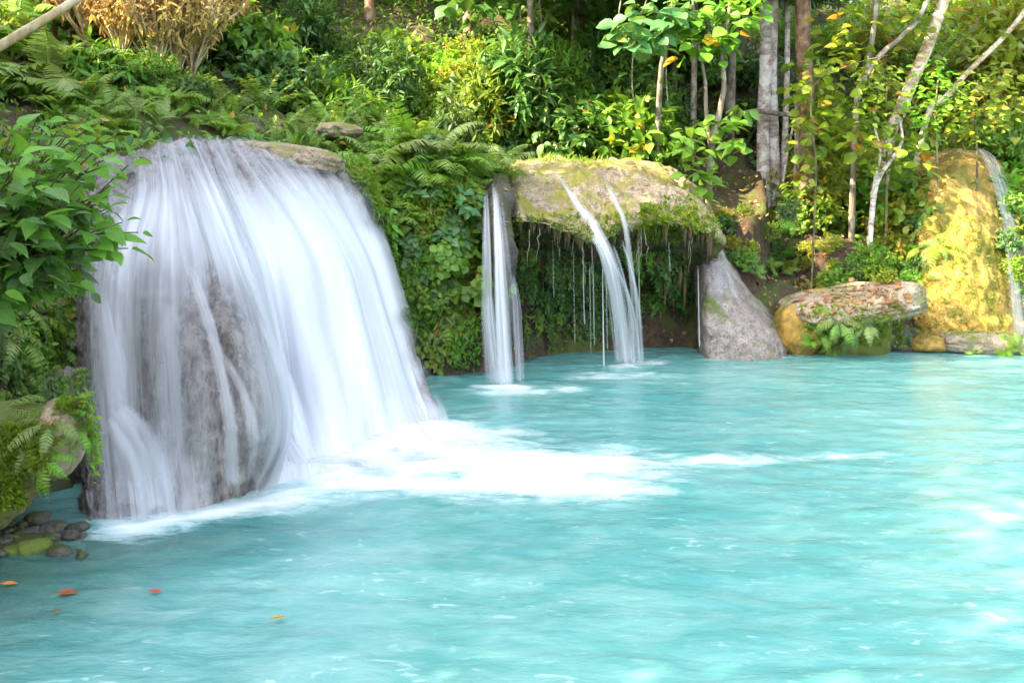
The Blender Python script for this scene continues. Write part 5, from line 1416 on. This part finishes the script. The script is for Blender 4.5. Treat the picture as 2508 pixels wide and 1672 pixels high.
# ---------------------------------------------------------------- unseen trees added on the left bank to shade the pool
fc = crown_mesh("crown", (0, 0, 0), (3.0, 3.0, 3.4), 70, 60, "broad", .42, 90, "leaf_dark", cr=(.25, .4))
fs = crown_mesh("crown", (0, 0, 0), (3.0, 3.0, 3.0), 60, 18, "broad", .38, 91, "leaf_dark", cr=(.3, .5))
tg = Geo(); tg.add(*tube(np.array([(0, 0, -8.5), (.1, 0, -5), (0, .1, -2), (.2, 0, 1)]), [.28, .24, .2, .1], 10, .1, 4))
tm = tg.mesh("trunk"); tm.materials.append(M["brown_bark"])
SHADE = [(-9.5, -6, 7.2), (-9.5, -2, 7.6), (-10, 2, 7.8), (-9.2, 5.2, 8.8), (-10.0, 7.6, 9.4), (-9.5, 8.8, 5.8), (-13, 0, 8.6), (-13, 5, 10.6), (-12.8, 5.6, 9.8), (-13, -5, 9), (-7.8, 2.5, 6.8), (-9, 8.4, 4.5), (-8.6, 6.4, 4.2), (-8.5, 3, 4.2), (-8.5, 0, 4.6), (-8, -4, 5)]
for i, (x, y, z) in enumerate(SHADE):
    zb = float(height(np.array([x]), np.array([y]))[0])
    t = empty("tree", (x, y, zb - .2), "tall leafy tree added on the left bank, outside the view, to shade the pool", "tree", "added shade trees of the left bank")
    c = obj("crown", fs if y <= 3.0 else fc, None, t); c.location = (0, 0, z - zb + .2); c.rotation_euler = (0, 0, i * 1.3)
    k = obj("trunk", tm, None, t); k.location = (0, 0, z - zb + .2)

# ---------------------------------------------------------------- leaves floating on the pool, litter on the slab
def floating(px, py, ln, rz, col, label):
    m, nt = new_mat("floating_leaf")
    pos = N(nt, "ShaderNodeNewGeometry").outputs["Position"]
    principled(nt, mixc(nt, noise(nt, pos, 60, 3), col, tuple(c * .4 for c in col)), .5)
    V, F3, F4 = TPL["broad"]
    me = new_mesh("fallen_leaf", V * np.array([ln, ln, ln * .5]), [F3, F4])
    o = obj("fallen_leaf", me, m, None, label, "leaf")
    p = P(px, py); o.location = (p[0], p[1], .018); o.scale = (.66, .66, .66); o.rotation_euler = (.05, .05, rz)
    g = Geo(); g.add(*tube(np.array([(0, -.25 * ln, .004), (0, 0, .003), (0, .9 * ln, -.003)]), [.0025, .003, .001], 5))
    obj("stalk", g.mesh("stalk"), m, o)
floating(2, 586, .13, -1.3, (.75, .28, .03), "orange leaf floating at the left edge of the pool")
floating(58, 595, .17, -1.45, (.45, .10, .03), "long rust-brown leaf floating near the left shore")
floating(150, 593, .11, -1.6, (.60, .06, .03), "red leaf floating below the wide waterfall's left foot")
floating(52, 614, .08, -.9, (.22, .12, .05), "tiny brown leaf floating below the rust-brown one")
floating(272, 621, .12, -1.1, (.45, .38, .06), "yellowish leaf floating in the open pool")
g = Geo(); r = np.random.default_rng(9)
for i in range(230):
    l, n = hit(r.uniform(790, 905), r.uniform(275, 315))
    if l is None: continue
    put_leaves(g, "broad", l[None] + n * .015, r.normal(size=(1, 3)) * np.array([1, 1, .25]), n[None] + .3 * r.normal(size=(1, 3)), np.array([r.uniform(.06, .13)]), r=r)
for i in range(160):
    l, n = hit(r.uniform(500, 715), r.uniform(163, 232))
    if l is None: continue
    put_leaves(g, "broad", l[None] + n * .01, r.normal(size=(1, 3)) * np.array([1, 1, .25]), n[None] + .3 * r.normal(size=(1, 3)), np.array([r.uniform(.03, .075)]), r=r)
obj("leaf_litter", g.mesh("leaf_litter"), M["dry_leaf"], kind="stuff", label="dry brown leaves scattered over the flat slab and the rock shelf", cat="leaf litter")
tm2 = tm.copy(); tm2.materials.clear(); tm2.materials.append(M['grey_bark'])
# trees added above the falls; their crowns, above the view, shade the hollow
for i, (x, y, z, key) in enumerate([(.3, 16.9, 7.5, "leaf_dark"), (1.2, 19.9, 7.6, "leaf_dark"), (3.3, 18.6, 7.4, "leaf_dark"), (5.0, 17.8, 7.6, "leaf_dark"), (5.6, 19.5, 8.2, "leaf_dark"), (3.4, 21.5, 8.6, "leaf_dark")]):
    zb = float(height(np.array([x]), np.array([y]))[0])
    t = empty("tree", (x, y, zb - .2), "tree added for its dense crown, which shades the hollow above the shelf", "tree", "added trees shading the hollow")
    c = obj("crown", fc, None, t); c.location = (0, 0, z - zb + .2); c.rotation_euler = (0, 0, i * 1.9 + .4); c.scale = (.95, .95, .55)
    k = obj("trunk", tm2, None, t); k.location = (0, 0, z - zb + .2); k.scale = (.26, .26, 1)

# leafy saplings standing before the leaning trunks
for k, (px, d, lab, mk, pts) in enumerate([
    (935, 16.3, "slender sapling of fine yellow-green leaves in front of the leaning trunks", "leaf_lime", [(915, 95), (925, 80), (935, 105), (945, 88), (928, 120), (940, 125), (950, 108), (918, 110), (932, 65), (944, 70), (956, 92), (922, 138)]),
    (975, 16.6, "slender golden leaved sapling above the yellow rock's crest", "leaf_gold", [(960, 110), (972, 98), (985, 112), (968, 125), (980, 128), (992, 100), (975, 80), (988, 85), (1000, 118), (1010, 100), (1005, 75), (965, 88)]),
    (885, 16.2, "sapling with dense light green leaves left of the thick leaning trunk", "leaf_fresh", [(872, 95), (885, 85), (895, 100), (880, 112), (868, 78), (888, 70), (862, 92), (875, 62), (898, 120), (865, 110)])]):
    b = gnd(px, d)
    t = empty("sapling", tuple(b), lab, "tree")
    trunk(t, [b, P(px + 2, 160, d), P(px, 115, d), P(px + 3, 80, d)], .022, .01, "stem", 70 + k, n=16, nseg=6)
    leaf_sprays(t, [P(x, y, d + random.uniform(-.4, .4)) for x, y in pts], "broad", .13, 22, mk, 80 + k, .26)
# ---------------------------------------------------------------- light
SUN = unit(np.array([-0.74, -0.36, 0.57]))
sd_ = bpy.data.lights.new("sun", "SUN")
sd_.energy = 3.6
sd_.angle = math.radians(0.5)
sd_.color = (1.0, 0.80, 0.50)
so = bpy.data.objects.new("sun", sd_)
COL.objects.link(so)
so.rotation_euler = Vector(SUN).to_track_quat("Z", "Y").to_euler()
w = bpy.data.worlds.new("World")
scene.world = w
w.use_nodes = True
nt = w.node_tree
nt.nodes.clear()
sky = N(nt, "ShaderNodeTexSky", sky_type="NISHITA", sun_disc=False)
sky.sun_elevation = math.asin(SUN[2])
sky.sun_rotation = math.atan2(SUN[0], SUN[1]) % (2 * math.pi)
sky.altitude = 0; sky.air_density = 1.0; sky.dust_density = 3.0; sky.ozone_density = 0.3
bg = N(nt, "ShaderNodeBackground"); bg.inputs[1].default_value = 0.15
hs = N(nt, 'ShaderNodeHueSaturation'); hs.inputs['Saturation'].default_value = 0.55
L(nt, sky.outputs[0], hs.inputs['Color']); L(nt, hs.outputs[0], bg.inputs[0])
o = N(nt, "ShaderNodeOutputWorld"); L(nt, bg.outputs[0], o.inputs[0])

vs = scene.view_settings
vs.view_transform = "Standard"; vs.look = "None"; vs.gamma = 1.0
vs.exposure = 2.9
scene.render.engine = "CYCLES"
cy = scene.cycles
cy.use_denoising = True
cy.max_bounces = 7; cy.diffuse_bounces = 2; cy.glossy_bounces = 3; cy.transmission_bounces = 4; cy.transparent_max_bounces = 24
cy.sample_clamp_indirect = 8.0
cy.caustics_reflective = False; cy.caustics_refractive = False
